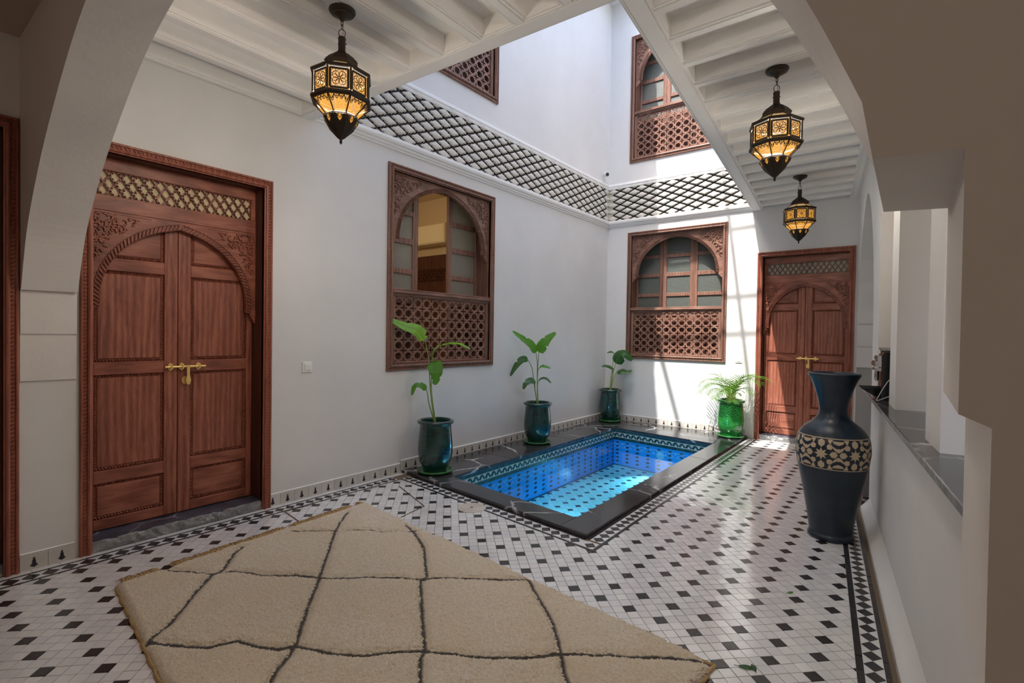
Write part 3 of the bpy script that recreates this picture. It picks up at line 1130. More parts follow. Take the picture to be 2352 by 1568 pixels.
def glass_mat(name, col, mixf, grid):
    m = bpy.data.materials.new(name)
    m.use_nodes = True
    t = m.node_tree
    t.nodes.clear()
    out = N(t, 'OutputMaterial')
    d = N(t, 'BsdfPrincipled')
    d.inputs['Base Color'].default_value = (*col, 1)
    d.inputs['Roughness'].default_value = 0.22
    d.inputs['Specular IOR Level'].default_value = 0.6
    tr = N(t, 'BsdfTransparent')
    tr.inputs[0].default_value = (0.75, 0.78, 0.76, 1)
    mx = N(t, 'MixShader')
    mx.inputs[0].default_value = mixf
    t.links.new(tr.outputs[0], mx.inputs[1])
    t.links.new(d.outputs[0], mx.inputs[2])
    t.links.new(mx.outputs[0], out.inputs[0])
    if grid:
        v = mapping(t, (1, 1, 1))
        w1 = N(t, 'TexWave', bands_direction='X')
        w1.inputs['Scale'].default_value = 26
        w2 = N(t, 'TexWave', bands_direction='Z')
        w2.inputs['Scale'].default_value = 26
        t.links.new(v, w1.inputs['Vector'])
        t.links.new(v, w2.inputs['Vector'])
        bump(t, d, math_n(t, 'ADD', w1.outputs['Fac'], w2.outputs['Fac']), 0.5, 0.004)
    return m


GLASS_OBS = glass_mat('patterned_glass', (0.12, 0.135, 0.12), 0.75, True)
GLASS_REED = glass_mat('reeded_glass', (0.33, 0.31, 0.25), 0.7, True)


def make_window(name, W, H, loc, rotz, label, sash):
    root = tag(empty(name, loc, rotz), label, 'window', kind='structure')
    casing(0, 0, W, H, False, WIN_V, root)
    ji = 0.066
    RC = 0.20
    lin = MB()
    for x0, x1 in ((0.042, ji), (W - ji, W - 0.042)):
        lin.box(x0, -0.004, 0.042, x1, RC + 0.08, H - 0.042)
    lin.box(0.042, -0.003, H - ji, W - 0.042, RC + 0.08, H - 0.042)
    lin.box(0.042, -0.003, 0.042, W - 0.042, RC + 0.08, ji)
    lin.build('lining', WIN_V, root)
    xc = W / 2
    hw_ = xc - ji
    k = hw_ / 0.747
    pts = [(0.640 * k, 1.345), (0.634 * k, 1.44), (0.595 * k, 1.575), (0.50 * k, 1.715), (0.36 * k, 1.83), (0.18 * k, 1.912), (0.0, 1.950)]
    arch_board(root, xc, hw_, pts, H - ji, 1.245, 0.030, 0.062, WIN_H, 0.036, (0.014, 0.50, 0.46, 0.080))
    rl = MB()
    rl.bbox(ji, -0.002, 0.765, W - ji, 0.075, 0.785, 0.005)
    rl.bbox(ji, -0.020, 0.785, W - ji, 0.075, 0.815, 0.008)
    rl.bbox(ji, -0.008, 0.815, W - ji, 0.075, 0.835, 0.005)
    rl.build('rail', WIN_H, root)
    pf = MB()
    za, zb = ji, 0.765
    st = 0.05
    pf.bbox(ji, 0.010, za, ji + st, 0.06, zb, 0.004)
    pf.bbox(W - ji - st, 0.010, za, W - ji, 0.06, zb, 0.004)
    pf.bbox(ji + st, 0.010, za, W - ji - st, 0.06, za + 0.025, 0.004)
    pf.bbox(ji + st, 0.010, zb - 0.012, W - ji - st, 0.06, zb, 0.004)
    pfo = pf.build('lattice_frame', WIN_V, root)
    cw = (W - 2 * ji - 2 * st) / 11
    ch = (zb - za - 0.037) / 6
    lo = lattice_mesh(11, 6, cw, ch, 0.026, 0.040).build('lattice', WIN_H, pfo, loc=(ji + st, 0, za + 0.025))
    lo['label'] = 'pierced star and cross screen'
    # sashes
    y0, y1 = RC, RC + 0.04
    zb0, zb1 = 0.80, H - ji
    def leaf(x0, x1, wl, wr, zrows, glass):
        lf = MB()
        lf.bbox(x0, y0, ji, x0 + wl, y1, zb1, 0.005)
        lf.bbox(x1 - wr, y0, ji, x1, y1, zb1, 0.005)
        for a, c in zrows:
            lf.bbox(x0 + wl, y0 + 0.001, a, x1 - wr, y1, c, 0.004)
        so = lf.build('sash', WIN_V, root)
        for (a, c), (a2, c2) in zip(zrows[:-1], zrows[1:]):
            if a < 0.1:
                MB().box(x0 + wl - 0.004, y0 + 0.012, c - 0.004, x1 - wr + 0.004, y0 + 0.024, a2 + 0.004).build('wood_panel', WOOD_D, so)
                continue
            MB().box(x0 + wl - 0.004, y0 + 0.018, c - 0.004, x1 - wr + 0.004, y0 + 0.024, a2 + 0.004).build('pane', glass, so)
    rows = [(ji, 0.14), (0.70, 0.765), (1.019, 1.075), (1.340, 1.403), (1.648, 1.704), (1.96, 2.01)]
    if sash == 'closed':
        xs = [ji, 0.468, 0.592, 0.967, 1.089, W - ji]
        leaf(ji, 0.53, 0.035, 0.062, rows, GLASS_OBS)
        leaf(0.53, 1.028, 0.062, 0.061, rows, GLASS_OBS)
        leaf(1.028, W - ji, 0.061, 0.035, rows, GLASS_OBS)
        MB().box(ji, y1 + 0.004, ji, W - ji, y1 + 0.012, 0.74).build('shutter', WOOD_D, root)
    else:
        leaf(ji, 0.585, 0.03, 0.075, rows, GLASS_REED)
        leaf(1.055, W - ji, 0.058, 0.05, rows, GLASS_REED)
    return root


def win(nm, k, rot, label, sash):
    a, b_, c, d = WINS[k]
    loc = (0, a, c) if rot else (a, D, c)
    make_window(nm, b_ - a, d - c, loc, rot, label, sash)


win('window_1', 'w1', R90, 'carved arched wooden window with open sashes behind the potted plants', 'open')
win('window_2', 'w2', 0, 'carved arched wooden window in the sunlit end wall, sashes shut', 'closed')
win('window_3', 'w3', R90, 'upper storey carved wooden window on the long wall, cut by the ceiling', 'closed')
win('window_4', 'w4', 0, 'upper storey carved wooden window on the end wall above the frieze', 'closed')

# things seen through the open window
ac = tag(empty("air_conditioner", (-1.85, 4.985, 2.80)), 'cream air conditioner above the dark cabinet inside the room', 'air conditioner')
ACM = mat('cream_plastic', (0.78, 0.68, 0.48), 0.4)
b = MB()
b.bbox(-0.42, -0.22, 0.0, 0.42, 0.0, 0.30, 0.02)
bo = b.build('body', ACM, ac)
MB().box(-0.36, -0.222, 0.05, 0.36, -0.215, 0.075).build('louvre', ACM, ac)
MB().box(-0.40, -0.224, 0.20, -0.33, -0.218, 0.26).build('display', BLACK_GAP, ac)
dc = tag(empty('door_4', (-2.75, 4.985, 0.0)), 'dark carved wooden door inside the room behind the open window', 'door', kind='structure')
b = MB()
b.bbox(0, -0.03, 0, 1.7, 0.0, 2.66, 0.01)
b.build('frame', WOOD_D, dc)
b = MB()
for sg in (1, -1):
    for q in range(26):
        x0 = 0.1 + q * 0.06
        a, c = Vector((x0, 2.25)), Vector((x0 + sg * 0.12, 2.45))
        if 0.05 < c.x < 1.65:
            b.prism([(a.x - 0.006, a.y), (a.x + 0.006, a.y), (c.x + 0.006, c.y), (c.x - 0.006, c.y)], -0.045, -0.03, 1)
b.build('lattice', WOOD_D, dc)
rl_d = bpy.data.lights.new('room_fill_light', 'POINT')  # unseen light without a fixture, added to warm the room
rl_d.energy = 20
rl_d.color = (1.0, 0.8, 0.5)
rl_d.shadow_soft_size = 0.12
new_obj('room_fill_light', rl_d, None, (-1.6, 3.2, 3.0))

# ------------------------------------------------------------------ floor
def hp(p, q):
    """half plane to the left of p->q as (a,b,c): a*x+b*y+c >= 0"""
    dx, dy = q[0] - p[0], q[1] - p[1]
    l = sqrt(dx * dx + dy * dy)
    a, b2 = -dy / l, dx / l
    return (a, b2, -(a * p[0] + b2 * p[1]))


def clip(poly, h):
    out = []
    n = len(poly)
    for k in range(n):
        p, q = poly[k], poly[(k + 1) % n]
        dp, dq = h[0] * p[0] + h[1] * p[1] + h[2], h[0] * q[0] + h[1] * q[1] + h[2]
        if dp >= 0:
            out.append(p)
        if (dp > 0 and dq < 0) or (dp < 0 and dq > 0):
            t = dp / (dp - dq)
            out.append((p[0] + (q[0] - p[0]) * t, p[1] + (q[1] - p[1]) * t))
    return out


def clips(poly, hs):
    for h in hs:
        if len(poly) < 3:
            return []
        poly = clip(poly, h)
    return poly if len(poly) >= 3 else []


def area(poly):
    return 0.5 * sum(poly[k][0] * poly[(k + 1) % len(poly)][1] - poly[(k + 1) % len(poly)][0] * poly[k][1] for k in range(len(poly)))


def off_h(h, d):
    return (h[0], h[1], h[2] - d)


def neg(h):
    return (-h[0], -h[1], -h[2])


def xb(y):                       # foot of the right-hand skirting
    return 3.788 + (4.711 - y) * 0.11756


DK_N0, DK_C, DK_F = (0.0, 2.806), (2.326, 2.529), (2.285, D)
H_NEAR = hp(DK_C, DK_N0)         # outside (towards the arch) of the deck's near edge
H_NEAR = neg(H_NEAR) if H_NEAR[0] * 1 + H_NEAR[1] * 0 + H_NEAR[2] < 0 else H_NEAR
H_SIDE = hp(DK_F, DK_C)          # outside (towards the gallery) of the deck's long edge
H_SIDE = neg(H_SIDE) if H_SIDE[0] * 4 + H_SIDE[1] * 5 + H_SIDE[2] < 0 else H_SIDE
H_LEFT = (1, 0, 0)
H_RIGHT = hp((xb(0), 0), (xb(7), 7))     # inside of the right skirting
H_RIGHT = neg(H_RIGHT) if H_RIGHT[0] * 2 + H_RIGHT[1] * 3 + H_RIGHT[2] < 0 else H_RIGHT
Y_MIN = -1.3

RUG = [Vector((0.659, 0.227)), Vector((0.556, 1.948)), Vector((3.462, 1.647)), Vector((3.40, -0.10))]
RUG_H = []
for k in range(4):
    h_ = hp(RUG[k], RUG[(k + 1) % 4])
    c_ = (RUG[0] + RUG[2]) / 2
    RUG_H.append(h_ if h_[0] * c_.x + h_[1] * c_.y + h_[2] > 0 else neg(h_))


def in_rug(x, y, m):
    return all(h_[0] * x + h_[1] * y + h_[2] > m for h_ in RUG_H)


floor = tag(empty('floor', (0, 0, 0)), 'white tile floor with small black tiles set on the diagonal', 'floor', kind='structure')
mb = MB()
mb.add([(-0.3, -3.2, -0.004), (4.9, -3.2, -0.004), (4.9, 2.5, -0.004), (-0.3, 2.5, -0.004)], [(0, 1, 2, 3)])
mb.add([(-0.3, 2.5, -0.004), (2.2, 2.5, -0.004), (2.2, 2.7, -0.004), (-0.3, 2.95, -0.004)], [(0, 1, 2, 3)])
mb.add([(2.2, 2.5, -0.004), (4.9, 2.5, -0.004), (4.9, D + 0.1, -0.004), (2.2, D + 0.1, -0.004)], [(0, 1, 2, 3)])
mb.build('bedding', GROUT, floor)

TS = 0.17 / (2 * sqrt(2))
GAP = 0.0016


def tile_geo(mb, poly, z, mi, rr, depth=0.007, jit=0.0006):
    c = (sum(p[0] for p in poly) / len(poly), sum(p[1] for p in poly) / len(poly))
    gx, gy = rr.gauss(0, 0.009), rr.gauss(0, 0.009)
    dz = rr.uniform(-jit, jit)
    n = len(poly)
    top = [(p[0], p[1], z + dz + gx * (p[0] - c[0]) + gy * (p[1] - c[1])) for p in poly]
    bot = [(p[0], p[1], z - depth) for p in poly]
    mb.add(top + bot, [tuple(range(n))] + [(n + k, n + (k + 1) % n, (k + 1) % n, k) for k in range(n)], mi)


def proj_area(poly, z):
    q = [project((p[0], p[1], z)) for p in poly]
    if any(a is None for a in q):
        return 0
    cx, cy = sum(a[0] for a in q) / len(q), sum(a[1] for a in q) / len(q)
    if not (5 < cx < 2347 and 5 < cy < 1563):
        return 0
    return abs(area(q))


def tile_field(parent, name, regions, z, box_, mats, seed, skip=None, hide=None, org=(0.245, -0.01)):
    rr = random.Random(seed)
    s2 = 1 / sqrt(2)
    u0, v0 = (org[0] + org[1]) * s2, (org[1] - org[0]) * s2
    x0, x1, y0, y1 = box_
    cand, rest = [], []
    R = int((x1 - x0 + y1 - y0) / TS) + 60
    for i in range(-R, R):
        for j in range(-R, R):
            u, v = u0 + i * TS, v0 + j * TS
            x, y = (u - v) * s2, (u + v) * s2
            if not (x0 - 0.05 < x < x1 + 0.05 and y0 - 0.05 < y < y1 + 0.05):
                continue
            if skip and skip(x, y):
                continue
            h = TS / 2 - GAP
            sq = [((u + a - v - b2) * s2, (u + a + v + b2) * s2) for a, b2 in ((-h, -h), (h, -h), (h, h), (-h, h))]
            black = i % 2 == 0 and j % 2 == 0 and ((i + j) // 2) % 2 == 0
            whole = None
            for hs in regions:
                if all(hh[0] * p[0] + hh[1] * p[1] + hh[2] >= 0 for hh in hs for p in sq):
                    whole = sq
                    break
            if whole:
                pa = proj_area(sq, z)
                if hide and hide(x, y):
                    pa = 0
                cand.append((pa, x, y, black, sq))
            else:
                for hs in regions:
                    pl = clips(sq, hs)
                    if pl and abs(area(pl)) > 4e-5:
                        rest.append((pl, black))
                        
    cand.sort(key=lambda c: -c[0])
    parts, others = [c for c in cand[:300] if c[0] > 0], [c for c in cand if True][300:]
    others += [c for c in cand[:300] if c[0] <= 0]
    var = {}
    for blk in (False, True):
        for q in range(6):
            m2 = MB()
            h = TS / 2 - GAP
            tile_geo(m2, [((a - b2) * s2, (a + b2) * s2) for a, b2 in ((-h, -h), (h, -h), (h, h), (-h, h))], 0, 0, rr)
            var[blk, q] = m2.mesh(name, mats[1] if blk else mats[0])
    for pa, x, y, black, sq in parts:
        new_obj(name, var[black, rr.randrange(6)], parent, (x, y, z))
    m3 = MB()
    for pa, x, y, black, sq in others:
        tile_geo(m3, sq, z, 1 if black else 0, rr)
    for pl, black in rest:
        if area(pl) < 0:
            pl = pl[::-1]
        tile_geo(m3, pl, z, 1 if black else 0, rr)
    tag(m3.build(name + '_field', list(mats), parent), 'small tiles further off', kind='stuff')


BW = 0.147
F_HS = [off_h(H_LEFT, 0.196), off_h(H_RIGHT, BW), (0, 1, -Y_MIN), (0, -1, D)]
REG1 = F_HS + [off_h(H_SIDE, BW)]
REG2 = F_HS + [neg(off_h(H_SIDE, BW)), off_h(H_NEAR, BW)]
REG3 = F_HS + [off_h(H_NEAR, BW)]


def hidden(x, y):
    if in_rug(x, y, 0.0):
        return True
    if (x - 3.68) ** 2 + (y - 3.72) ** 2 < 0.02:
        return True
    return False


tile_field(floor, 'floor_tile', [REG1, REG3, REG2], 0.0, (0.15, 4.7, Y_MIN, D), (TILE_W, TILE_B), 3, skip=lambda x, y: in_rug(x, y, 0.09), hide=hidden)

# border strips: white ground, black edge lines, black diamonds
PB = 0.0865


def border(parent, p, q, side, l0, l1, d0, m0, m1, ext0=0.0, ext1=0.0):
    """strip along p->q; side=+1/-1 normal; l0,l1 outer line range, d0 diamond centre, m0,m1 inner line range (offsets)"""
    p, q = Vector(p), Vector(q)
    d = (q - p).normalized()
    n = Vector((-d.y, d.x)) * side
    L = (q - p).length
    rr = random.Random(int(L * 100))
    gm = MB()
    lm = MB()
    def strip(o0, o1, mi, a0, a1, seg):
        k = max(1, int((a1 - a0) / seg))
        for j in range(k):
            s0, s1 = a0 + (a1 - a0) * j / k + 0.0008, a0 + (a1 - a0) * (j + 1) / k - 0.0008
            pl = [tuple(p + d * s0 + n * o0), tuple(p + d * s1 + n * o0), tuple(p + d * s1 + n * o1), tuple(p + d * s0 + n * o1)]
            if area(pl) < 0:
                pl = pl[::-1]
            tile_geo(lm, pl, 0.0, mi, rr, 0.007, 0.0004)
    pl = [tuple(p + d * 0.0 + n * (l1 + 0.001)), tuple(p + d * (L + ext1 * 0.8) + n * (l1 + 0.001)), tuple(p + d * (L + ext1 * 0.8) + n * (m0 - 0.001)), tuple(p + n * (m0 - 0.001))]
    if area(pl) < 0:
        pl = pl[::-1]
    lm.add([(x_, y_, -0.0018) for x_, y_ in pl], [(0, 1, 2, 3)], 0)
    for o0, o1 in ((l0, l1), (m0, m1)):
        strip(o0, o1, 1, -ext0 if o0 > d0 else 0, L + (ext1 if o0 > d0 else 0), 0.12)
    cnt = int(L / PB)
    pb = L / cnt
    hh = pb / 2
    ht = min(d0 - l1, m0 - d0)
    diamond = MB()
    e = 0.94
    tile_geo(diamond, [(-hh * e, 0), (0, -ht * e), (hh * e, 0), (0, ht * e)], 0, 0, rr, 0.007, 0.0003)
    me = diamond.mesh('border_diamond', TILE_B)
    ang = atan2(d.y, d.x)
    for k in range(cnt):
        c = p + d * (hh + k * pb) + n * d0
        o = new_obj('border_diamond', me, parent, (c.x, c.y, 0.0005), ang)
        for s_ in (-1, 1):
            tri = [c + n * (s_ * ht * 0.98) + d * hh * 0.03, c + d * hh * 0.97 + n * (s_ * ht * 0.06), c + d * (2 * hh - hh * 0.03) + n * (s_ * ht * 0.98)]
            if k == cnt - 1:
                continue
            pl = [tuple(v) for v in tri]
            if area(pl) < 0:
                pl = pl[::-1]
            tile_geo(lm, pl, 0.0, 0, rr, 0.007, 0.0003)
    tag(lm.build('border_strip', [TILE_W, TILE_B], parent), 'thin black lines and white triangles', kind='stuff')


m2 = MB()
for k in range(32):
    tile_geo(m2, [(0.0125, Y_MIN + k * 0.1281 + 0.001), (0.0605, Y_MIN + k * 0.1281 + 0.001), (0.0605, Y_MIN + (k + 1) * 0.1281 - 0.001), (0.0125, Y_MIN + (k + 1) * 0.1281 - 0.001)], 0.0, 0, RND)
tag(m2.build('edge_strip', TILE_W, floor), 'white strip tiles along the skirting', kind='stuff')
border(floor, (0.0, Y_MIN), (0.0, 2.62), -1, 0.062, 0.080, 0.127, 0.173, 0.193)
un = Vector(DK_C) - Vector(DK_N0)
border(floor, (0.19, 2.806 - 0.19 * 0.1191), DK_C, -1, 0.006, 0.026, 0.075, 0.121, 0.143, 0, 0.15)
border(floor, DK_C, (DK_F[0], D - 0.02), -1, 0.006, 0.026, 0.075, 0.121, 0.143, 0.16, 0)
border(floor, (xb(-0.6), -0.6), (xb(D), D), 1, 0.019, 0.040, 0.079, 0.118, 0.145)
m2 = MB()
q_ = Vector(DK_C)
for pl in ([(0.03, -0.123), (0.117, -0.128), (0.119, -0.03), (0.030, -0.027)],):
    tile_geo(m2, [(q_.x + a - 0.0, q_.y + c) for a, c in pl], -0.0012, 0, RND, 0.004)
m2.build('border_corner', TILE_W, floor)
# corner diamond where the two pool borders meet
c_ = Vector(DK_C) + Vector((0.075, -0.083))
m2 = MB()
tile_geo(m2, [(-0.043, 0), (0, -0.043), (0.043, 0), (0, 0.043)], 0, 0, RND)
m2.build('border_diamond', TILE_B, floor, loc=(c_.x, c_.y, 0.001))

# metal strips of the access hatch let into the tiles
hatch = tag(empty('floor_hatch', (0.6, 1.9, 0.0)), 'rusty metal strips framing an access hatch in the tiles by the rug', 'hatch')
for a, c in (((0.204, 1.445), (0.62, 1.385)), ((0.36, 2.475), (0.945, 2.252)), ((0.945, 2.252), (1.0, 1.96)), ((0.204, 1.445), (0.21, 1.70)), ((0.21, 2.2), (0.22, 2.38))):
    a, c = Vector(a), Vector(c)
    d = (c - a).normalized()
    n = Vector((-d.y, d.x)) * 0.005
    MB().prism([tuple(v - Vector((0.6, 1.9))) for v in (a - n, c - n, c + n, a + n)], 0.0, 0.0022, 2).build('strip', RUST, hatch)

# round drain cover
dr = tag(empty('drain_cover', (1.272, 2.478, 0.0)), 'round off-white drain cover set in the tiles by the pool', 'drain cover')
DRM = mat('drain_plastic', (0.58, 0.54, 0.47), 0.5)
b = MB()
pr = [(0.118, 0.0), (0.118, 0.004)]
for k in range(9):
    r0 = 0.112 - k * 0.009
    pr += [(r0, 0.0055), (r0 - 0.004, 0.0055), (r0 - 0.005, 0.0042), (r0 - 0.008, 0.0042)]
pr += [(0.028, 0.006), (0.014, 0.006), (0.0135, 0.004), (0.0, 0.004)]
b.lathe(pr, 40)
b.build('lid', DRM, dr)
b = MB()
b.lathe([(0.0125, 0.0046), (0.0, 0.0046)], 16)
b.build('hole', BLACK_GAP, dr)

# ------------------------------------------------------------------ skirtings
MOTIF = [(0.0, 0.030), (0.004, 0.024), (0.010, 0.024), (0.006, 0.014), (0.014, 0.006), (0.012, -0.006), (0.020, -0.018), (0.030, -0.026), (0.014, -0.032), (0.0, -0.038)]
MOTIF = MOTIF + [(-x, z) for x, z in reversed(MOTIF[1:-1])]
MOTIF = [(x * 0.62, z * 0.92) for x, z in MOTIF]
b = MB()
SP = 0.1271
b.bbox(0.0006, -0.012, 0.0, SP - 0.0006, 0.0, 0.098, 0.0015)
b.prism([(SP / 2 + x, 0.052 + z) for x, z in MOTIF], -0.0135, -0.011, 1, mi=1)
skirt_me = b.mesh('skirting_tile', [BASE_T, BASE_M])


def skirting(name, loc, rotz, n, label, start=0):
    r = tag(empty(name, loc, rotz), label, 'skirting', kind='structure')
    for k in range(n):
        new_obj('skirting_tile', skirt_me, r, ((k + start) * SP, 0, 0))
    MB().bbox(start * SP, -0.010, 0.097, (start + n) * SP, 0.0, 0.108, 0.006).build('cap', STUCCO_WHITE, r)
    return r


skirting('baseboard_left', (0, 1.4398 - SP * 0.5 + 0.005, -0.004), R90, 11, 'greige skirting tiles with black motifs beside the wooden door')
skirting('baseboard_pool', (0, 2.788, DECK - 0.006), R90, 35, 'greige skirting tiles with black motifs along the pool deck')
skirting('baseboard_back', (0.2255, D, DECK - 0.006), 0, 17, 'greige skirting tiles with black motifs under the end window', -1)
skirting('baseboard_pier', (0, -0.068, -0.004), R90, 2, 'two greige skirting tiles with black motifs under the arch')
b = MB()
LR = sy(-0.05)
XA = sy(4.55)
nT = int((LR - XA) / 0.105)
bbr = tag(empty('baseboard_right', RO, RA), 'grey skirting tiles under a flared plaster foot along the side wall', 'skirting', kind='structure')
tb = MB()
tb.bbox(0.0005, -0.066, 0.0, 0.1045, 0.0, 0.042, 0.002)
tme = tb.mesh('skirting_tile', BASE_T)
for k in range(nT):
    new_obj('skirting_tile', tme, bbr, (XA + k * 0.105, 0, 0))
pr = [(0.0, 0.125), (-0.010, 0.105), (-0.022, 0.085), (-0.040, 0.066), (-0.056, 0.052), (-0.063, 0.042)]
vs = [(x, y, z) for x in (XA, XA + nT * 0.105) for y, z in pr]
b.add(vs, [(j, j + 1, 6 + j + 1, 6 + j) for j in range(5)] + [(0, 1, 2, 3, 4, 5)])
b.build('flared_foot', PLASTER, bbr, smooth='auto')
b = MB()
b.bbox(S0 - 0.02, -0.05, 0.0, S1 + 0.02, TH, 0.10, 0.008)
tag(b.build('trim_5', MARBLE, None, loc=RO, rotz=RA), 'black veined marble step of the arched side doorway', 'step', kind='structure')

# ------------------------------------------------------------------ pool
P_NL, P_NR, P_FR, P_FL = (0.575, 2.965), (2.093, 2.776), (2.07, 6.348), (0.548, 6.527)
deck = tag(empty('pool_deck', (0, 0, 0)), 'black veined marble slabs edging the plunge pool', 'pool deck', kind='structure')


def lerp(a, c, t):
    return (a[0] + (c[0] - a[0]) * t, a[1] + (c[1] - a[1]) * t)


def slab(poly):
    if area(poly) < 0:
        poly = poly[::-1]
    c = (sum(p[0] for p in poly) / len(poly), sum(p[1] for p in poly) / len(poly))
    g = 0.0008
    def ins(p, m):
        v = Vector((c[0] - p[0], c[1] - p[1]))
        return (p[0] - c[0] + v.normalized().x * m, p[1] - c[1] + v.normalized().y * m)
    o1 = [ins(p, g) for p in poly]
    o2 = [ins(p, g + 0.005) for p in poly]
    n = len(poly)
    b = MB()
    b.add([(x, y, -DECK) for x, y in o1] + [(x, y, -0.004) for x, y in o1] + [(x, y, 0.0) for x, y in o2],
          [tuple(range(2 * n, 3 * n))] + [(k, (k + 1) % n, n + (k + 1) % n, n + k) for k in range(n)] + [(n + k, n + (k + 1) % n, 2 * n + (k + 1) % n, 2 * n + k) for k in range(n)])
    b.build('slab', MARBLE, deck, loc=(c[0], c[1], DECK))


nb = lerp(DK_N0, DK_C, 0.575 / 2.326)
nb2 = lerp(DK_N0, DK_C, 2.09 / 2.326)
LB = (0.575, 2.80)
slab([DK_N0, nb, P_NL, lerp(P_NL, P_FL, 0.27), (0.0, 3.90)])
slab([(0.0, 3.90), lerp(P_NL, P_FL, 0.27), lerp(P_NL, P_FL, 0.66), (0.0, 5.30)])
slab([(0.0, 5.30), lerp(P_NL, P_FL, 0.66), P_FL, (0.548, D), (0.0, D)])
slab([nb, nb2, P_NR, P_NL])
e1, e2 = lerp(DK_C, DK_F, 0.28), lerp(DK_C, DK_F, 0.60)
i1, i2 = lerp(P_NR, P_FR, 0.34), lerp(P_NR, P_FR, 0.74)
slab([nb2, DK_C, e1, i1, P_NR])
slab([e1, e2, i2, i1])
slab([e2, DK_F, (1.98, D), P_FR, i2])
bm_ = lerp(P_FL, P_FR, 0.42)
slab([P_FL, bm_, (1.15, D), (0.548, D)])
slab([bm_, P_FR, (1.98, D), (1.15, D)])

pool = tag(empty('pool', (1.3, 4.6, 0)), 'blue-lit tiled plunge pool sunk in black marble', 'pool', kind='structure')
PO = Vector((1.3, 4.6))
ZW, ZB = -0.15, -0.53


def pool_wall(p, q):
    """wall below the edge p->q, seen from inside (inside lies to the right of p->q)"""
    p, q = Vector(p) - PO, Vector(q) - PO
    L = (q - p).length
    ang = atan2((q - p).y, (q - p).x)
    w = empty('tmp')
    bpy.data.objects.remove(w)
    loc = (p.x, p.y, 0)
    # local x along the wall, local -y towards the water
    b = MB()
    b.box(0, 0.0, ZB - 0.05, L, 0.12, 0.0)
    wl = b.build('wall', POOL_WALL_LIT, pool, loc=loc, rotz=ang)
    b = MB()
    rr = random.Random(int(L * 1000))
    n = int(L / 0.062)
    for k in range(n):
        x0, x1 = L * k / n, L * (k + 1) / n
        for z0, z1 in ((-0.036, -0.001), (-0.150, -0.110)):
            b.bbox(x0 + 0.0008, -0.008 + rr.uniform(-0.0008, 0.0008), z0, x1 - 0.0008, 0.0, z1, 0.001, 0)
        b.bbox(x0 + 0.0004, -0.007, -0.109, x1 - 0.0004, 0.0, -0.037, 0.0006, 1)
    m = int(L / 0.094)
    st = L / m
    zt, zb_ = -0.042, -0.104
    t = 0.026
    for k in range(m):
        x0 = k * st
        b.prism([(x0 + 0.002, zb_ + 0.018), (x0 + t, zb_), (x0 + st / 2 + t * 0.4, zt - 0.018), (x0 + st / 2 - t * 0.6, zt)], -0.0085, -0.006, 1, 0)
        b.prism([(x0 + st / 2 - t * 0.3, zt), (x0 + st / 2 + t * 0.7, zt - 0.002), (x0 + st + t * 0.3, zb_ + 0.018), (x0 + st - t * 0.4, zb_)], -0.0085, -0.006, 1, 0)
    tag(b.build('band', [POOL_DK, POOL_LT], wl), 'dark and pale zigzag tile band', kind='stuff')
    b = MB()
    m = int(L / 0.173)
    for k in range(m + 1):
        for j in range(6):
            x, z = (k + 0.35) * 0.173, -0.190 - j * 0.056
            if x < L - 0.04:
                b.prism([(x - 0.036, z), (x - 0.004, z - 0.016), (x + 0.036, z), (x + 0.004, z + 0.016)], -0.003, 0.0, 1)
    tag(b.build('black_tiles', TILE_B, wl), 'black diamond tiles on the pool wall', kind='stuff')
    b = MB()
    b.box(0, -0.03, ZB - 0.01, L, 0.0, ZB + 0.004)
    b.build('edge_line', POOL_DK, wl)


pool_wall(P_NL, P_FL)
pool_wall(P_FL, P_FR)
pool_wall(P_FR, P_NR)
pool_wall(P_NR, P_NL)
b = MB()
b.add([(x - PO.x, y - PO.y, ZB - 0.005) for x, y in (P_NL, P_NR, P_FR, P_FL)], [(0, 1, 2, 3)])
b.build('bottom', GROUT, pool)
PH = []
for a, c in ((P_NL, P_NR), (P_NR, P_FR), (P_FR, P_FL), (P_FL, P_NL)):
    h_ = hp(a, c)
    PH.append(off_h(h_, 0.03))
pf = empty('pool_floor_tmp')
bpy.data.objects.remove(pf)
pool0 = new_obj('tile_bed', None, pool, (-PO.x, -PO.y, 0))
tile_field(pool0, 'pool_tile', [PH], ZB, (0.5, 2.15, 2.7, 6.6), (POOL_FLOOR_TINT, TILE_B), 9, org=(0.785, 4.30), hide=lambda x, y: False)
for lx, ly, ang_ in ((1.32, 6.40, -R90), (1.33, 2.93, R90)):  # back one sits at the lens; near one is an added fill
    pl_d = bpy.data.lights.new('pool_lamp_and_fill', 'AREA')
    pl_d.shape = 'DISK'
    pl_d.size = 0.12
    pl_d.energy = 11 if ang_ > 0 else 7
    pl_d.spread = radians(70)
    pl_d.color = (0.40, 0.78, 1.0)
    po_ = new_obj('pool_lamp_and_fill', pl_d, pool, (lx - PO.x, ly - PO.y, -0.27))
    po_.rotation_euler = (R90 - 0.32, 0, 0) if ang_ > 0 else (-R90 + 0.32, 0, 0)
# lamp lens in the pool wall
b = MB()
b.lathe([(0.0, 0.012), (0.045, 0.010), (0.06, 0.004), (0.062, 0.0)], 20)
for k in range(len(b.v)):
    x, y, z = b.v[k]
    b.v[k] = (x, -z, y)
b.build('lamp_lens', mat('pool_lens', (0.35, 0.6, 0.9), 0.2), pool, loc=(1.32 - PO.x, 6.432 - PO.y, -0.27), rotz=-0.117)

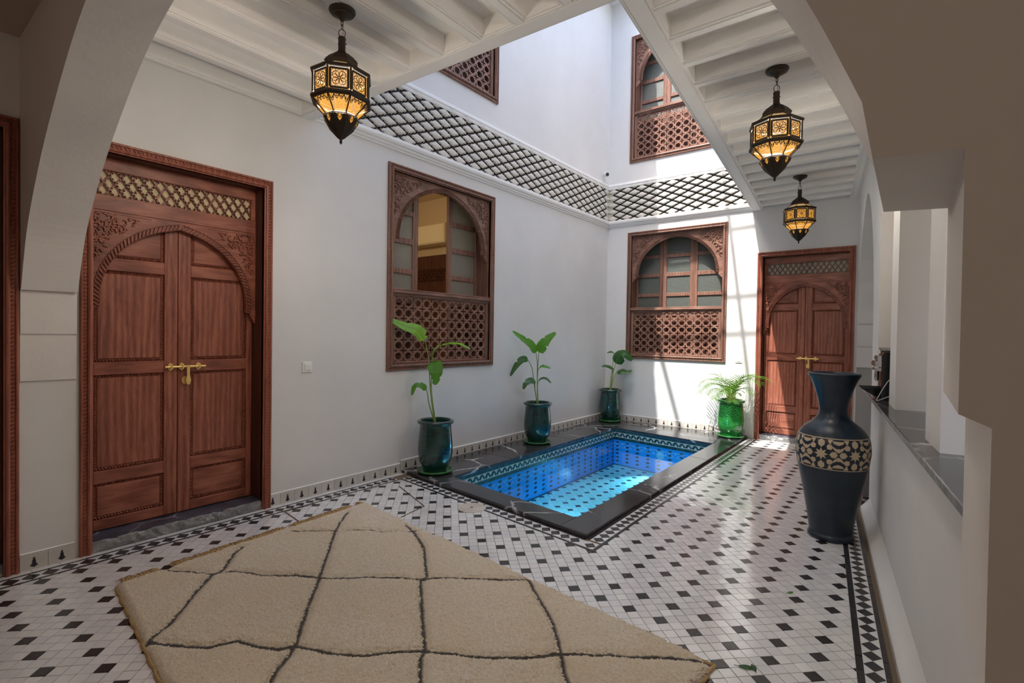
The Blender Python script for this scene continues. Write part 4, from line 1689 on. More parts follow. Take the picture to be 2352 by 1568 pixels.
wm = bpy.data.materials.new('pool_water')
wm.use_nodes = True
t = wm.node_tree
t.nodes.clear()
out = N(t, 'OutputMaterial')
tr = N(t, 'BsdfTransparent')
tr.inputs[0].default_value = (0.50, 0.87, 0.98, 1)
gl = N(t, 'BsdfGlossy')
gl.inputs['Roughness'].default_value = 0.015
fr = N(t, 'Fresnel')
fr.inputs[0].default_value = 1.33
mx = N(t, 'MixShader')
t.links.new(fr.outputs[0], mx.inputs[0])
t.links.new(tr.outputs[0], mx.inputs[1])
t.links.new(gl.outputs[0], mx.inputs[2])
t.links.new(mx.outputs[0], out.inputs[0])
bn = N(t, 'Bump')
bn.inputs['Strength'].default_value = 0.05
bn.inputs['Distance'].default_value = 0.01
t.links.new(noise(t, mapping(t), 5.0, 2), bn.inputs['Height'])
t.links.new(bn.outputs[0], gl.inputs['Normal'])
t.links.new(bn.outputs[0], fr.inputs['Normal'])
b = MB()
b.add([(x - PO.x, y - PO.y, 0) for x, y in (P_NL, P_NR, P_FR, P_FL)], [(0, 1, 2, 3)])
tag(b.build('pool_water', wm, None, loc=(PO.x, PO.y, ZW)), 'clear still blue water filling the plunge pool', 'water', kind='stuff')

# ------------------------------------------------------------------ ledge
ledge = empty('stone_ledge', RO, RA)
tag(ledge, 'black marble ledge capping the low wall between the white piers', 'ledge', kind='structure')
for a, c in ((4.46, 3.25), (3.25, 1.95), (1.95, 0.1)):
    b = MB()
    b.bbox(sy(a) + 0.0006, -0.068, 1.0125, sy(c) - 0.0006, 0.30, 1.04, 0.003)
    b.build('slab', MARBLE, ledge)
    b = MB()
    b.box(sy(a) + 0.001, -0.0695, 1.0145, sy(c) - 0.001, -0.0675, 1.0375)
    b.build('edge', MARBLE_EDGE, ledge)

# ------------------------------------------------------------------ rug
def wool_build(t, b):
    v = mapping(t)
    n1 = noise(t, v, 2.2, 3, 0.55)
    n2 = noise(t, v, 55, 5, 0.7)
    n3 = noise(t, v, 240, 3, 0.7)
    c = mixc(t, ramp(t, n1, [(0.35, (0, 0, 0)), (0.7, (1, 1, 1))]), (0.90, 0.78, 0.60), (0.96, 0.89, 0.76))
    c2 = mixc(t, ramp(t, n2, [(0.35, (0, 0, 0)), (0.65, (1, 1, 1))]), (0.82, 0.67, 0.47), c)
    at_ = N(t, 'Attribute', attribute_name='line')
    c3 = mixc(t, at_.outputs['Fac'], c2, (0.055, 0.045, 0.035))
    t.links.new(c3, b.inputs['Base Color'])
    b.inputs['Sheen Weight'].default_value = 0.25
    bump(t, b, math_n(t, 'ADD', n2, math_n(t, 'MULTIPLY', n3, 0.5)), 0.9, 0.012)


WOOL = mat('cream_wool', (0.75, 0.62, 0.44), 0.95, spec=0.08, build=wool_build)
JUTE = mat('jute_fringe', (0.46, 0.31, 0.15), 0.95, spec=0.05)
rug = tag(empty('area_rug', (2.0, 0.95, 0.0)), 'cream shaggy wool rug with thin dark diamond lines and a tan fringe', 'rug')
RO2 = Vector((2.0, 0.95))
RUG_LINES = [
    [(0.69, 0.90), (0.75, 0.818), (0.921, 0.674), (0.93, 0.62), (1.09, 0.471), (1.296, 0.288), (1.408, 0.154)],
    [(0.65, 1.72), (0.70, 1.654), (0.908, 1.437), (1.232, 1.167), (1.453, 0.98), (1.705, 0.758), (1.933, 0.565), (2.041, 0.427), (2.20, 0.25), (2.42, 0.05)],
    [(1.20, 1.84), (1.328, 1.792), (1.615, 1.636), (1.918, 1.381), (1.923, 1.327), (2.182, 1.106), (2.428, 0.899), (2.457, 0.846), (2.62, 0.70), (2.90, 0.46), (3.3, 0.1)],
    [(2.33, 1.76), (2.399, 1.728), (2.6, 1.572), (2.761, 1.434), (2.914, 1.263), (2.99, 1.169), (3.15, 1.02), (3.41, 0.80)],
    [(0.66, 1.25), (0.734, 1.313), (0.918, 1.446), (1.083, 1.608), (1.328, 1.792), (1.36, 1.84)],
    [(0.68, 0.47), (0.744, 0.512), (0.93, 0.62), (0.962, 0.709), (1.173, 0.792), (1.33, 0.908), (1.453, 0.98), (1.677, 1.166), (1.918, 1.331), (1.973, 1.398), (2.179, 1.552), (2.399, 1.728)],
    [(1.408, 0.154), (1.528, 0.224), (1.651, 0.307), (1.709, 0.409), (1.828, 0.452), (1.905, 0.498), (1.933, 0.565), (2.076, 0.62), (2.226, 0.708), (2.341, 0.819), (2.428, 0.899), (2.645, 1.024), (2.801, 1.141), (2.914, 1.263), (3.098, 1.404), (3.258, 1.515), (3.379, 1.593), (3.44, 1.630)],
    [(2.42, 0.05), (2.62, 0.17), (2.90, 0.46), (3.15, 0.65), (3.41, 0.80)],
]
SEGS = [(Vector(l[k]), Vector(l[k + 1])) for l in RUG_LINES for k in range(len(l) - 1)]


def line_dist(p):
    best = 9
    for a, c in SEGS:
        if min(a.x, c.x) - 0.1 > p.x or max(a.x, c.x) + 0.1 < p.x:
            continue
        d = c - a
        t_ = max(0, min(1, (p - a).dot(d) / d.dot(d)))
        q = (a + d * t_ - p).length
        if q < best:
            best = q
    return best


from mathutils import noise as mnoise
NU, NV = 340, 210
vs, fs, ln = [], [], []
rr = random.Random(21)
for j in range(NV + 1):
    for i in range(NU + 1):
        u, v = i / NU, j / NV
        a = RUG[0].lerp(RUG[3], u)
        c = RUG[1].lerp(RUG[2], u)
        p = a.lerp(c, v)
        if i in (0, NU) or j in (0, NV):
            w_ = 0.010
            p = p + Vector((w_ * mnoise.noise((p.x * 4, p.y * 4, 1)), w_ * mnoise.noise((p.x * 4, p.y * 4, 5))))
        ld = line_dist(p)
        ld2 = ld + 0.004 * mnoise.noise((p.x * 40, p.y * 40, 3))
        f = 1.0 - max(0.0, min(1.0, (ld2 - 0.0085) / 0.006))
        e = min(u * 2.75, (1 - u) * 2.75, v * 1.73, (1 - v) * 1.73)
        z = 0.036 * min(1.0, (e / 0.03 + 0.02) ** 0.5 if e < 0.03 else 1.0)
        z += 0.016 * mnoise.noise((p.x * 2.6, p.y * 2.6, 0)) * min(1, e / 0.1)
        z += 0.0075 * mnoise.noise((p.x * 9, p.y * 9, 2)) + 0.004 * mnoise.noise((p.x * 42, p.y * 42, 7))
        dip = max(0.0, 1 - max(0, ld - 0.006) / 0.035)
        z -= 0.014 * dip * dip * (3 - 2 * dip)
        q = Vector((p.x - RO2.x, p.y - RO2.y, max(0.003, z)))
        vs.append((q.x + rr.uniform(-.0016, .0016), q.y + rr.uniform(-.0016, .0016), q.z + rr.uniform(-.0012, .0012)))
        ln.append(f)
for j in range(NV):
    for i in range(NU):
        k = j * (NU + 1) + i
        fs.append((k, k + 1, k + NU + 2, k + NU + 1))
b = MB()
b.add(vs, fs)
ro = b.build('pile', WOOL, rug, smooth=True)
att = ro.data.attributes.new('line', 'FLOAT', 'POINT')
att.data.foreach_set('value', ln)
b = MB()
rr = random.Random(77)
for k in range(75000):
    u, v = rr.uniform(0.002, 0.998), rr.uniform(0.004, 0.996)
    i, j = int(u * NU), int(v * NV)
    kk = j * (NU + 1) + i
    if ln[kk] > 0.25:
        continue
    x, y, z = vs[kk]
    x += rr.uniform(0, 2.8 / NU)
    y += rr.uniform(0, 1.73 / NV)
    a, le = rr.uniform(0, 6.28), rr.uniform(0, 6.28)
    w_ = rr.uniform(0.004, 0.008)
    h_, ln2 = rr.uniform(0.0015, 0.0048), rr.uniform(0.0, 0.005)
    q = len(b.v)
    for e in range(5):
        b.v.append((x + cos(a + e * 1.2566) * w_, y + sin(a + e * 1.2566) * w_, z - 0.0025))
    b.v.append((x + cos(le) * ln2, y + sin(le) * ln2, z + h_))
    b.f += [(q + e, q + (e + 1) % 5, q + 5) for e in range(5)]
    b.m += [0] * 5
tag(b.build('tufts', WOOL, rug, smooth=True), 'shaggy cream wool tufts', kind='stuff')
# woven backing edge
b = MB()
for p, q in ((RUG[0], RUG[3]), (RUG[3], RUG[2]), (RUG[2], RUG[1])):
    pts = []
    for k in range(61):
        x = p.lerp(q, k / 60)
        pts.append((x.x - RO2.x + 0.004 * sin(k * 1.7), x.y - RO2.y + 0.004 * cos(k * 2.1), 0.007))
    b.tube(pts, 0.0075, 6)
b.build('selvedge', JUTE, rug)
b = MB()
rr = random.Random(4)
for k in range(800):
    p = RUG[0].lerp(RUG[1], rr.uniform(0.02, 1.0))
    if sin(p.y * 9) + 0.6 * sin(p.y * 23) < -1.1:
        continue
    x, y = p.x - RO2.x + 0.006, p.y - RO2.y
    L_ = rr.uniform(0.04, 0.10)
    sw = rr.uniform(-0.045, 0.045)
    pts = [(x, y, 0.016)]
    for s_ in range(1, 5):
        t_ = s_ / 4
        pts.append((x - L_ * t_ + rr.uniform(-.004, .004), y + sw * t_ * t_ + rr.uniform(-.004, .004), 0.018 + 0.012 * sin(t_ * pi * 0.9) * rr.uniform(.4, 1.3) - 0.013 * t_))
    b.tube(pts, [0.0036, 0.0036, 0.0034, 0.0028, 0.0016], 4)
tag(b.build('fringe', JUTE, rug), 'tan twisted fringe threads', kind='stuff')

# ------------------------------------------------------------------ tall vase
VASE = Vector((3.68, 3.72, 0.0))


def vase_build(t, b):
    v = mapping(t)
    n = noise(t, v, 7, 5, 0.6)
    t.links.new(ramp(t, n, [(0.3, (0.008, 0.017, 0.030)), (0.7, (0.018, 0.034, 0.054))]), b.inputs['Base Color'])
    bump(t, b, n, 0.12, 0.01)


VMAT = mat('navy_tadelakt', (0.02, 0.03, 0.05), 0.34, spec=0.5, build=vase_build)
VCREAM = mat('cream_incised_clay', (0.56, 0.45, 0.32), 0.75, build=plaster_build((0.50, 0.40, 0.28), (0.62, 0.51, 0.37), 0.2))
VP = [(0.0, 0.0), (0.138, 0.0), (0.146, 0.012), (0.146, 0.03), (0.136, 0.048), (0.139, 0.07), (0.152, 0.16), (0.172, 0.28), (0.195, 0.40), (0.215, 0.50), (0.229, 0.58), (0.236, 0.65), (0.233, 0.70), (0.222, 0.745), (0.200, 0.785), (0.165, 0.822), (0.128, 0.852), (0.102, 0.885), (0.092, 0.92), (0.092, 0.95), (0.098, 0.99), (0.110, 1.04), (0.128, 1.10), (0.147, 1.150), (0.160, 1.172), (0.168, 1.185), (0.166, 1.197), (0.156, 1.202), (0.146, 1.197), (0.130, 1.15), (0.108, 1.08), (0.085, 0.99), (0.080, 0.93), (0.09, 0.88)]


def catmull(pts, n):
    return [tuple(p) for p in smooth_curve(pts, n)]


VPS = VP[:2] + catmull(VP[1:], 3)[1:]
vase = tag(empty('floor_vase', VASE), 'tall navy floor vase with a cream star band beside the marble ledge', 'vase')
b = MB()
b.lathe(VPS, 64)
b.build('body', VMAT, vase, smooth=True)


def vr(z):
    pr = VPS
    best = None
    for k in range(len(pr) - 1):
        (r0, z0), (r1, z1) = pr[k], pr[k + 1]
        if z0 <= z <= z1 and z1 > z0 and z < 1.0 and k < len(pr) * 0.6:
            best = r0 + (r1 - r0) * (z - z0) / (z1 - z0)
    return best or 0.23


b = MB()
ZMID, ZH = 0.645, 0.108
NP = 7
PW = 2 * pi / NP
PH0 = radians(-101)


def on_vase(th, z, lift=0.0012):
    r = vr(z) + lift
    return (r * cos(th), r * sin(th), z)


def patch(poly):
    """flat shape in (angle, height) wrapped on the vase"""
    c = (sum(p[0] for p in poly) / len(poly), sum(p[1] for p in poly) / len(poly))
    dense = []
    for k in range(len(poly)):
        p, q = poly[k], poly[(k + 1) % len(poly)]
        for s_ in range(3):
            dense.append((p[0] + (q[0] - p[0]) * s_ / 3, p[1] + (q[1] - p[1]) * s_ / 3))
    n = len(dense)
    vs = [on_vase(*c)] + [on_vase(c[0] + (x - c[0]) * 0.5, c[1] + (z - c[1]) * 0.5) for x, z in dense] + [on_vase(*p) for p in dense]
    b.add(vs, [(0, 1 + k, 1 + (k + 1) % n) for k in range(n)] + [(1 + k, 1 + n + k, 1 + n + (k + 1) % n, 1 + (k + 1) % n) for k in range(n)])


RR = 0.232
for m in range(NP):
    th0 = PH0 + m * PW
    def S(x, z, o=0.0):
        return (th0 + (o + x) / RR, ZMID + z)
    star = [S((0.044 if k % 2 == 0 else 0.023) * cos(pi * k / 8), (0.044 if k % 2 == 0 else 0.023) * sin(pi * k / 8)) for k in range(16)]
    patch(star)
    for k in range(8):
        a = pi / 8 + k * pi / 4 - pi / 8
        if k % 2 == 0:
            rad, ln_, wd = 0.075, 0.025, 0.021
        else:
            rad, ln_, wd = 0.072, 0.020, 0.018
        ca, sa = cos(a), sin(a)
        hexa = [(-ln_, 0), (-ln_ * 0.35, wd), (ln_ * 0.5, wd), (ln_, 0), (ln_ * 0.5, -wd), (-ln_ * 0.35, -wd)]
        if k in (2, 6):
            hexa = [(x * 1.15, y) for x, y in hexa]
        patch([S((rad + x) * ca - y * sa, (rad + x) * sa + y * ca) for x, y in hexa])
    hp_ = RR * PW / 2
    for sg in (1, -1):
        # bird shapes and border pieces between the stars
        patch([S(x, sg * z, hp_) for x, z in ((-0.040, 0.060), (-0.012, 0.040), (0, 0.046), (0.012, 0.040), (0.040, 0.060), (0.026, 0.034), (0.012, 0.022), (0, 0.014), (-0.012, 0.022), (-0.026, 0.034))])
        patch([S(x, sg * z, hp_) for x, z in ((-0.038, 0.092), (0.038, 0.092), (0.026, 0.076), (0, 0.066), (-0.026, 0.076))])
        patch([S(x, sg * z, hp_ * 0.48) for x, z in ((-0.012, 0.102), (0.022, 0.102), (0.010, 0.084), (0.006, 0.068), (-0.004, 0.08))])
        patch([S(x, sg * z, -hp_ * 0.48) for x, z in ((0.012, 0.102), (-0.022, 0.102), (-0.010, 0.084), (-0.006, 0.068), (0.004, 0.08))])
NB = 96
for z in (ZMID - ZH, ZMID + ZH):
    vs = []
    for k in range(NB):
        th = 2 * pi * k / NB
        vs += [on_vase(th, z - 0.0028), on_vase(th, z + 0.0028)]
    b.add(vs, [(2 * k, (2 * k + 2) % (2 * NB), (2 * k + 3) % (2 * NB), 2 * k + 1) for k in range(NB)])
b.build('star_band', VCREAM, vase, smooth=True)

# ------------------------------------------------------------------ lanterns
LAN = 225.0
LMET = mat('aged_bronze', (0.040, 0.027, 0.018), 0.5, metal=0.5)


def lamp_glass(name, col, e, clear):
    m = bpy.data.materials.new(name)
    m.use_nodes = True
    t = m.node_tree
    b = t.nodes['Principled BSDF']
    b.inputs['Base Color'].default_value = (0.0, 0.0, 0.0, 1)
    b.inputs['Roughness'].default_value = 1.0
    b.inputs['Specular IOR Level'].default_value = 0.0
    b.inputs['Emission Color'].default_value = (*col, 1)
    b.inputs['Emission Strength'].default_value = e
    if clear > 0:
        tr = N(t, 'BsdfTransparent')
        tr.inputs[0].default_value = (1.0, 0.96, 0.9, 1)
        mx = N(t, 'MixShader')
        mx.inputs[0].default_value = 1 - clear
        o = [x for x in t.nodes if x.type == 'OUTPUT_MATERIAL'][0]
        t.links.new(tr.outputs[0], mx.inputs[1])
        t.links.new(b.outputs[0], mx.inputs[2])
        t.links.new(mx.outputs[0], o.inputs[0])
    return m


AMBER = lamp_glass('amber_glass', (1.0, 0.46, 0.07), 0.85, 0.3)
AMBER_TOP = lamp_glass('amber_glass_top', (1.0, 0.62, 0.28), 0.4, 0.0)


def octp(r, z, k, f=0.0):
    """corner k of the octagon"""
    a = pi / 4 * k + pi / 8
    return Vector((r * cos(a), r * sin(a), z))


def facet_pt(r0, z0, r1, z1, k, s_, t_):
    """point on facet k: s in 0..1 across, t in 0..1 from (r0,z0) to (r1,z1)"""
    a = octp(r0, z0, k).lerp(octp(r0, z0, k + 1), s_)
    c = octp(r1, z1, k).lerp(octp(r1, z1, k + 1), s_)
    return a.lerp(c, t_)


def ribbon3(mb, pts, nrm, w, h):
    n = len(pts)
    vs = []
    for k, p in enumerate(pts):
        t_ = (pts[min(k + 1, n - 1)] - pts[max(k - 1, 0)])
        sd = t_.cross(nrm)
        if sd.length < 1e-9:
            sd = Vector((0, 0, 1))
        sd = sd.normalized() * w
        vs += [tuple(p - sd), tuple(p - sd * 0.5 + nrm * h), tuple(p + sd * 0.5 + nrm * h), tuple(p + sd)]
    fs = [(q * 4 + e, q * 4 + e + 1, q * 4 + 5 + e, q * 4 + 4 + e) for q in range(n - 1) for e in range(3)]
    mb.add(vs, fs)


def lantern_parts():
    out = []
    # canopy, chain, cable
    b = MB()
    b.lathe([(0.0, 0.0), (0.072, -0.001), (0.073, -0.008), (0.066, -0.014), (0.066, -0.019), (0.050, -0.024), (0.048, -0.030), (0.020, -0.044), (0.012, -0.056), (0.006, -0.062), (0.0, -0.062)], 28)
    out.append(('canopy', b, LMET, 'auto'))
    b = MB()
    for k, zc in enumerate((-0.072, -0.092, -0.128)):
        R_ = 0.010 if k < 2 else 0.020
        pts = []
        for q in range(12):
            a = 2 * pi * q / 12
            x, z = R_ * (0.6 if k < 2 else 0.9) * cos(a), (0.015 if k < 2 else 0.023) * sin(a)
            pts.append((x, 0, zc + z) if k % 2 == 0 else (0, x, zc + z))
        b.tube(pts, 0.0022, 6, closed=True)
    out.append(('chain', b, LMET, True))
    b = MB()
    b.tube([(0.004, 0.002, -0.06), (0.006, 0.003, -0.10), (0.003, 0.0, -0.15), (0, 0, -0.17)], 0.0018, 5)
    out.append(('cable', b, mat('lamp_cable', (0.35, 0.2, 0.08), 0.6), True))
    b = MB()
    b.lathe([(0.0, -0.152), (0.020, -0.152), (0.022, -0.160), (0.020, -0.166), (0.020, -0.225), (0.026, -0.238), (0.030, -0.245)], 16)
    for a in (0.4, 2.5, 4.6):
        b.tube([(0.019 * cos(a), 0.019 * sin(a), -0.180), (0.027 * cos(a), 0.027 * sin(a), -0.180)], 0.0035, 6)
    out.append(('neck', b, LMET, 'auto'))
    # faceted dome with pierced look
    b = MB()
    b.lathe([(0.026, -0.240), (0.045, -0.256), (0.070, -0.272), (0.088, -0.288), (0.094, -0.303), (0.088, -0.322), (0.082, -0.326)], 8, ph=pi / 8)
    for k in range(8):
        for r_, z_ in ((0.090, -0.305), (0.080, -0.287)):
            for s_ in (0.22, 0.5, 0.78):
                p = octp(r_, z_, k).lerp(octp(r_, z_, k + 1), s_)
                n_ = Vector((p.x, p.y, 0)).normalized()
                b.tube([p - n_ * 0.002, p + n_ * 0.003], [0.0055, 0.0030], 6)
        b.tube([octp(0.030, -0.242, k), octp(0.070, -0.272, k), octp(0.095, -0.303, k), octp(0.083, -0.326, k)], 0.0026, 5)
    out.append(('dome', b, LMET, False))
    b = MB()
    b.lathe([(0.084, -0.324), (0.150, -0.366)], 8, ph=pi / 8)
    out.append(('upper_glass', b, AMBER_TOP, False))
    b = MB()
    for k in range(8):
        b.tube([octp(0.084, -0.323, k), octp(0.152, -0.365, k)], 0.003, 5)
        for q in range(5):
            pts = []
            for e in range(6):
                s_ = (q + e / 5) / 5
                t_ = 0.98 - 0.22 * sin(pi * e / 5)
                pts.append(facet_pt(0.084, -0.3225, 0.150, -0.3645, k, s_, t_))
            nrm = Vector((cos(pi / 4 * (k + 1)), sin(pi / 4 * (k + 1)), 1.5)).normalized()
            ribbon3(b, pts, nrm, 0.0022, 0.0012)
    b.lathe([(0.150, -0.360), (0.168, -0.366), (0.171, -0.374), (0.166, -0.382), (0.158, -0.384)], 8, ph=pi / 8)
    out.append(('upper_rim', b, LMET, False))
    b = MB()
    b.lathe([(0.149, -0.384), (0.149, -0.502)], 8, ph=pi / 8)
    out.append(('body_glass', b, AMBER, False))
    b = MB()
    for k in range(8):
        b.tube([octp(0.157, -0.380, k), octp(0.157, -0.506, k)], 0.0055, 6)
        nrm = Vector((cos(pi / 4 * (k + 1)), sin(pi / 4 * (k + 1)), 0))
        W_ = (octp(0.154, 0, 0) - octp(0.154, 0, 1)).length
        Hh = 0.118
        def FP(x, z):
            return facet_pt(0.1535, -0.384, 0.1535, -0.502, k, 0.5 + x / W_, 0.5 - z / Hh)
        xm, zm_ = W_ / 2 - 0.012, Hh / 2 - 0.008
        for c0, c1 in (((-xm, -zm_), (xm, -zm_)), ((xm, -zm_), (xm, zm_)), ((xm, zm_), (-xm, zm_)), ((-xm, zm_), (-xm, -zm_))):
            ribbon3(b, [FP(*c0), FP(*c1)], nrm, 0.006, 0.002)
        # rosette: interlaced circles
        for m in range(8):
            a0 = pi / 4 * m
            cx, cz = 0.0235 * cos(a0), 0.0235 * sin(a0)
            pts = []
            for q in range(17):
                a = 2 * pi * q / 16
                x, z = cx + 0.0185 * cos(a), cz + 0.0185 * sin(a)
                pts.append(FP(max(-xm, min(xm, x)), max(-zm_, min(zm_, z))))
            ribbon3(b, pts, nrm, 0.0016, 0.0012)
        for sx_ in (-1, 1):
            for sz_ in (-1, 1):
                for r_ in (0.016, 0.030):
                    pts = []
                    for q in range(7):
                        a = (pi / 2) * q / 6
                        pts.append(FP(sx_ * (xm - r_ * cos(a)), sz_ * (zm_ - r_ * sin(a))))
                    ribbon3(b, pts, nrm, 0.0015, 0.0012)
    out.append(('pierced_panels', b, LMET, False))
    b = MB()
    b.lathe([(0.150, -0.500), (0.160, -0.503), (0.170, -0.510), (0.170, -0.520), (0.160, -0.526), (0.150, -0.528)], 8, ph=pi / 8)
    for k in range(8):
        for q in range(4):
            p = octp(0.168, -0.515, k).lerp(octp(0.168, -0.515, k + 1), (q + 0.5) / 4)
            n_ = Vector((p.x, p.y, 0)).normalized()
            b.tube([p - n_ * 0.002, p + n_ * 0.003], [0.005, 0.003], 6)
    out.append(('lower_rim', b, LMET, False))
    b = MB()
    b.lathe([(0.152, -0.526), (0.086, -0.594)], 8, ph=pi / 8)
    out.append(('lower_glass', b, AMBER, False))
    b = MB()
    for k in range(8):
        b.tube([octp(0.155, -0.526, k), octp(0.087, -0.595, k)], 0.0036, 5)
        nrm = Vector((cos(pi / 4 * (k + 1)), sin(pi / 4 * (k + 1)), -1.0)).normalized()
        for q in range(4):
            for dep in (0.26, 0.13):
                pts = []
                for e in range(7):
                    s_ = 0.04 + 0.92 * (q + e / 6) / 4
                    side = max(0.0, abs((q + e / 6) / 4 - 0.5) - 0.25) * 1.1
                    t_ = 0.02 + (dep + side) * sin(pi * e / 6)
                    pts.append(facet_pt(0.1545, -0.5275, 0.088, -0.5955, k, s_, t_))
                ribbon3(b, pts, nrm, 0.0019, 0.0012)
            s_ = 0.04 + 0.92 * (q + 0.5) / 4
            ribbon3(b, [facet_pt(0.1545, -0.5275, 0.088, -0.5955, k, s_, 0.0), facet_pt(0.1545, -0.5275, 0.088, -0.5955, k, s_, 0.24)], nrm, 0.0016, 0.0012)
    out.append(('lace_edge', b, LMET, False))
    b = MB()
    b.lathe([(0.084, -0.592), (0.092, -0.598), (0.096, -0.610), (0.088, -0.632), (0.066, -0.662), (0.040, -0.690), (0.016, -0.714), (0.009, -0.722), (0.007, -0.732), (0.009, -0.738), (0.004, -0.746), (0.0, -0.752)], 8, ph=pi / 8)
    for k in range(8):
        b.tube([octp(0.094, -0.598, k), octp(0.097, -0.612, k), octp(0.067, -0.662, k), octp(0.014, -0.716, k)], 0.003, 5)
        nrm = Vector((cos(pi / 4 * (k + 1)), sin(pi / 4 * (k + 1)), -0.6)).normalized()
        for q in range(3):
            pts = []
            for e in range(9):
                a = 2 * pi * e / 8
                s_, t_ = 0.5 + (q - 1) * 0.27 + 0.12 * cos(a), 0.32 + 0.2 * sin(a)
                pts.append(facet_pt(0.1035, -0.604, 0.0815, -0.655, k, s_, t_))
            ribbon3(b, pts, nrm, 0.0018, 0.0015)
    out.append(('base_finial', b, LMET, False))
    b = MB()
    for k in range(8):
        c = [facet_pt(0.1025, -0.604, 0.0805, -0.655, k, s_, t_) for s_, t_ in ((0.3, 0.25), (0.5, 0.1), (0.7, 0.25), (0.62, 0.62), (0.5, 0.8), (0.38, 0.62))]
        b.add([tuple(p) for p in c], [tuple(range(6))])
    out.append(('base_glass', b, AMBER, 'stuff'))
    b = MB()
    b.lathe([(0.0, -0.330), (0.086, -0.332), (0.147, -0.372), (0.147, -0.374)], 8, ph=pi / 8)  # black liner added to keep bulb light off inner metal and ribs
    for k in range(8):
        for (r0, z0), (r1, z1) in (((0.146, -0.384), (0.146, -0.502)), ((0.1485, -0.527), (0.083, -0.594))):
            for s0, s1 in ((0.0, 0.085), (0.915, 1.0)):
                b.add([tuple(facet_pt(r0, z0, r1, z1, k, s_, t_)) for s_, t_ in ((s0, 0), (s1, 0), (s1, 1), (s0, 1))], [(0, 1, 2, 3)])
    out.append(('bulb_shield', b, mat('shield_black', (0.003, 0.003, 0.003), 1.0, spec=0.0), 'stuff'))
    return [(n_, bb.mesh(n_, m_, bool(s_)), s_) for n_, bb, m_, s_ in out]


LPARTS = lantern_parts()
for n_, me, s_ in LPARTS:
    if s_ == 'auto':
        try:
            me.set_sharp_from_angle(angle=radians(35))
        except Exception:
            pass
for (x, y, z), rz, en, lab in (((1.545, 1.031, ZC + 0.002), 0.9, LAN * 0.95, 'pierced bronze lantern with glowing amber glass hanging above the cream rug'),
                               ((3.365, 3.153, ZC + 0.002), 0.35, LAN * 1.0, 'pierced bronze lantern with amber glass hanging above the navy vase'),
                               ((3.104, 5.822, ZC + 0.002), 0.3, LAN * 0.12, 'pierced bronze lantern with amber glass hanging before the far carved door'),
                               ((3.62, 0.486, ZC + 0.002), 0.3, LAN * 0.75, 'unseen bronze lantern added as fill light by the pier next to the arch'),  # out-of-view lantern added to brighten the near bay
                               ((3.7, -2.3, 3.32), 0.3, LAN * 0.5, 'unseen bronze lantern added as fill light in the passage behind the arch')):  # lantern behind the view, added to lift the arch and near floor
    L_ = tag(empty('hanging_lantern', (x, y, z), rz), lab, 'lantern', 'hanging lanterns')
    for n_, me, s_ in LPARTS:
        po_ = new_obj(n_, me, L_)
        if s_ == 'stuff':
            po_['kind'] = 'stuff'
    ld_ = bpy.data.lights.new('bulb', 'POINT')
    ld_.energy = en
    ld_.color = (1.0, 0.92, 0.82)
    ld_.shadow_soft_size = 0.11
    new_obj('bulb', ld_, L_, (0, 0, -0.45))

# ------------------------------------------------------------------ pots and plants
def glaze_build(c1, c2, c3):
    def f(t, b):
        v = mapping(t, (1, 1, 5))
        n = noise(t, v, 5, 5, 0.65, 0.6)
        t.links.new(ramp(t, n, [(0.3, c1), (0.55, c2), (0.8, c3)]), b.inputs['Base Color'])
        bump(t, b, noise(t, mapping(t, (1, 1, 6)), 7, 3), 0.18, 0.02)
    return f


GLAZE = mat('green_glaze', (0.01, 0.06, 0.05), 0.07, coat=0.6, coat_r=0.03, build=glaze_build((0.005, 0.022, 0.026), (0.008, 0.048, 0.040), (0.016, 0.085, 0.045)))
GLAZE_B = mat('bright_green_glaze', (0.02, 0.18, 0.04), 0.08, coat=0.6, coat_r=0.03, build=glaze_build((0.008, 0.10, 0.02), (0.018, 0.20, 0.035), (0.05, 0.34, 0.06)))
GLAZE_S = mat('saucer_green_glaze', (0.05, 0.2, 0.06), 0.12, build=glaze_build((0.02, 0.10, 0.03), (0.04, 0.18, 0.05), (0.08, 0.26, 0.08)))
SOIL = mat('potting_soil', (0.06, 0.035, 0.02), 0.95)


def leaf_build(c1, c2, tl):
    def f(t, b):
        v = mapping(t, (1, 1, 1), 'UV')
        v2 = mapping(t, (6, 6, 6))
        n = noise(t, v2, 3, 3)
        t.links.new(ramp(t, n, [(0.3, c1), (0.7, c2)]), b.inputs['Base Color'])
        b.inputs['Subsurface Weight'].default_value = 0.0
        tb = N(t, 'BsdfTranslucent')
        tb.inputs[0].default_value = (*tl, 1)
        mx = N(t, 'MixShader')
        mx.inputs[0].default_value = 0.35
        o = [x for x in t.nodes if x.type == 'OUTPUT_MATERIAL'][0]
        t.links.new(b.outputs[0], mx.inputs[1])
        t.links.new(tb.outputs[0], mx.inputs[2])
        t.links.new(mx.outputs[0], o.inputs[0])
    return f


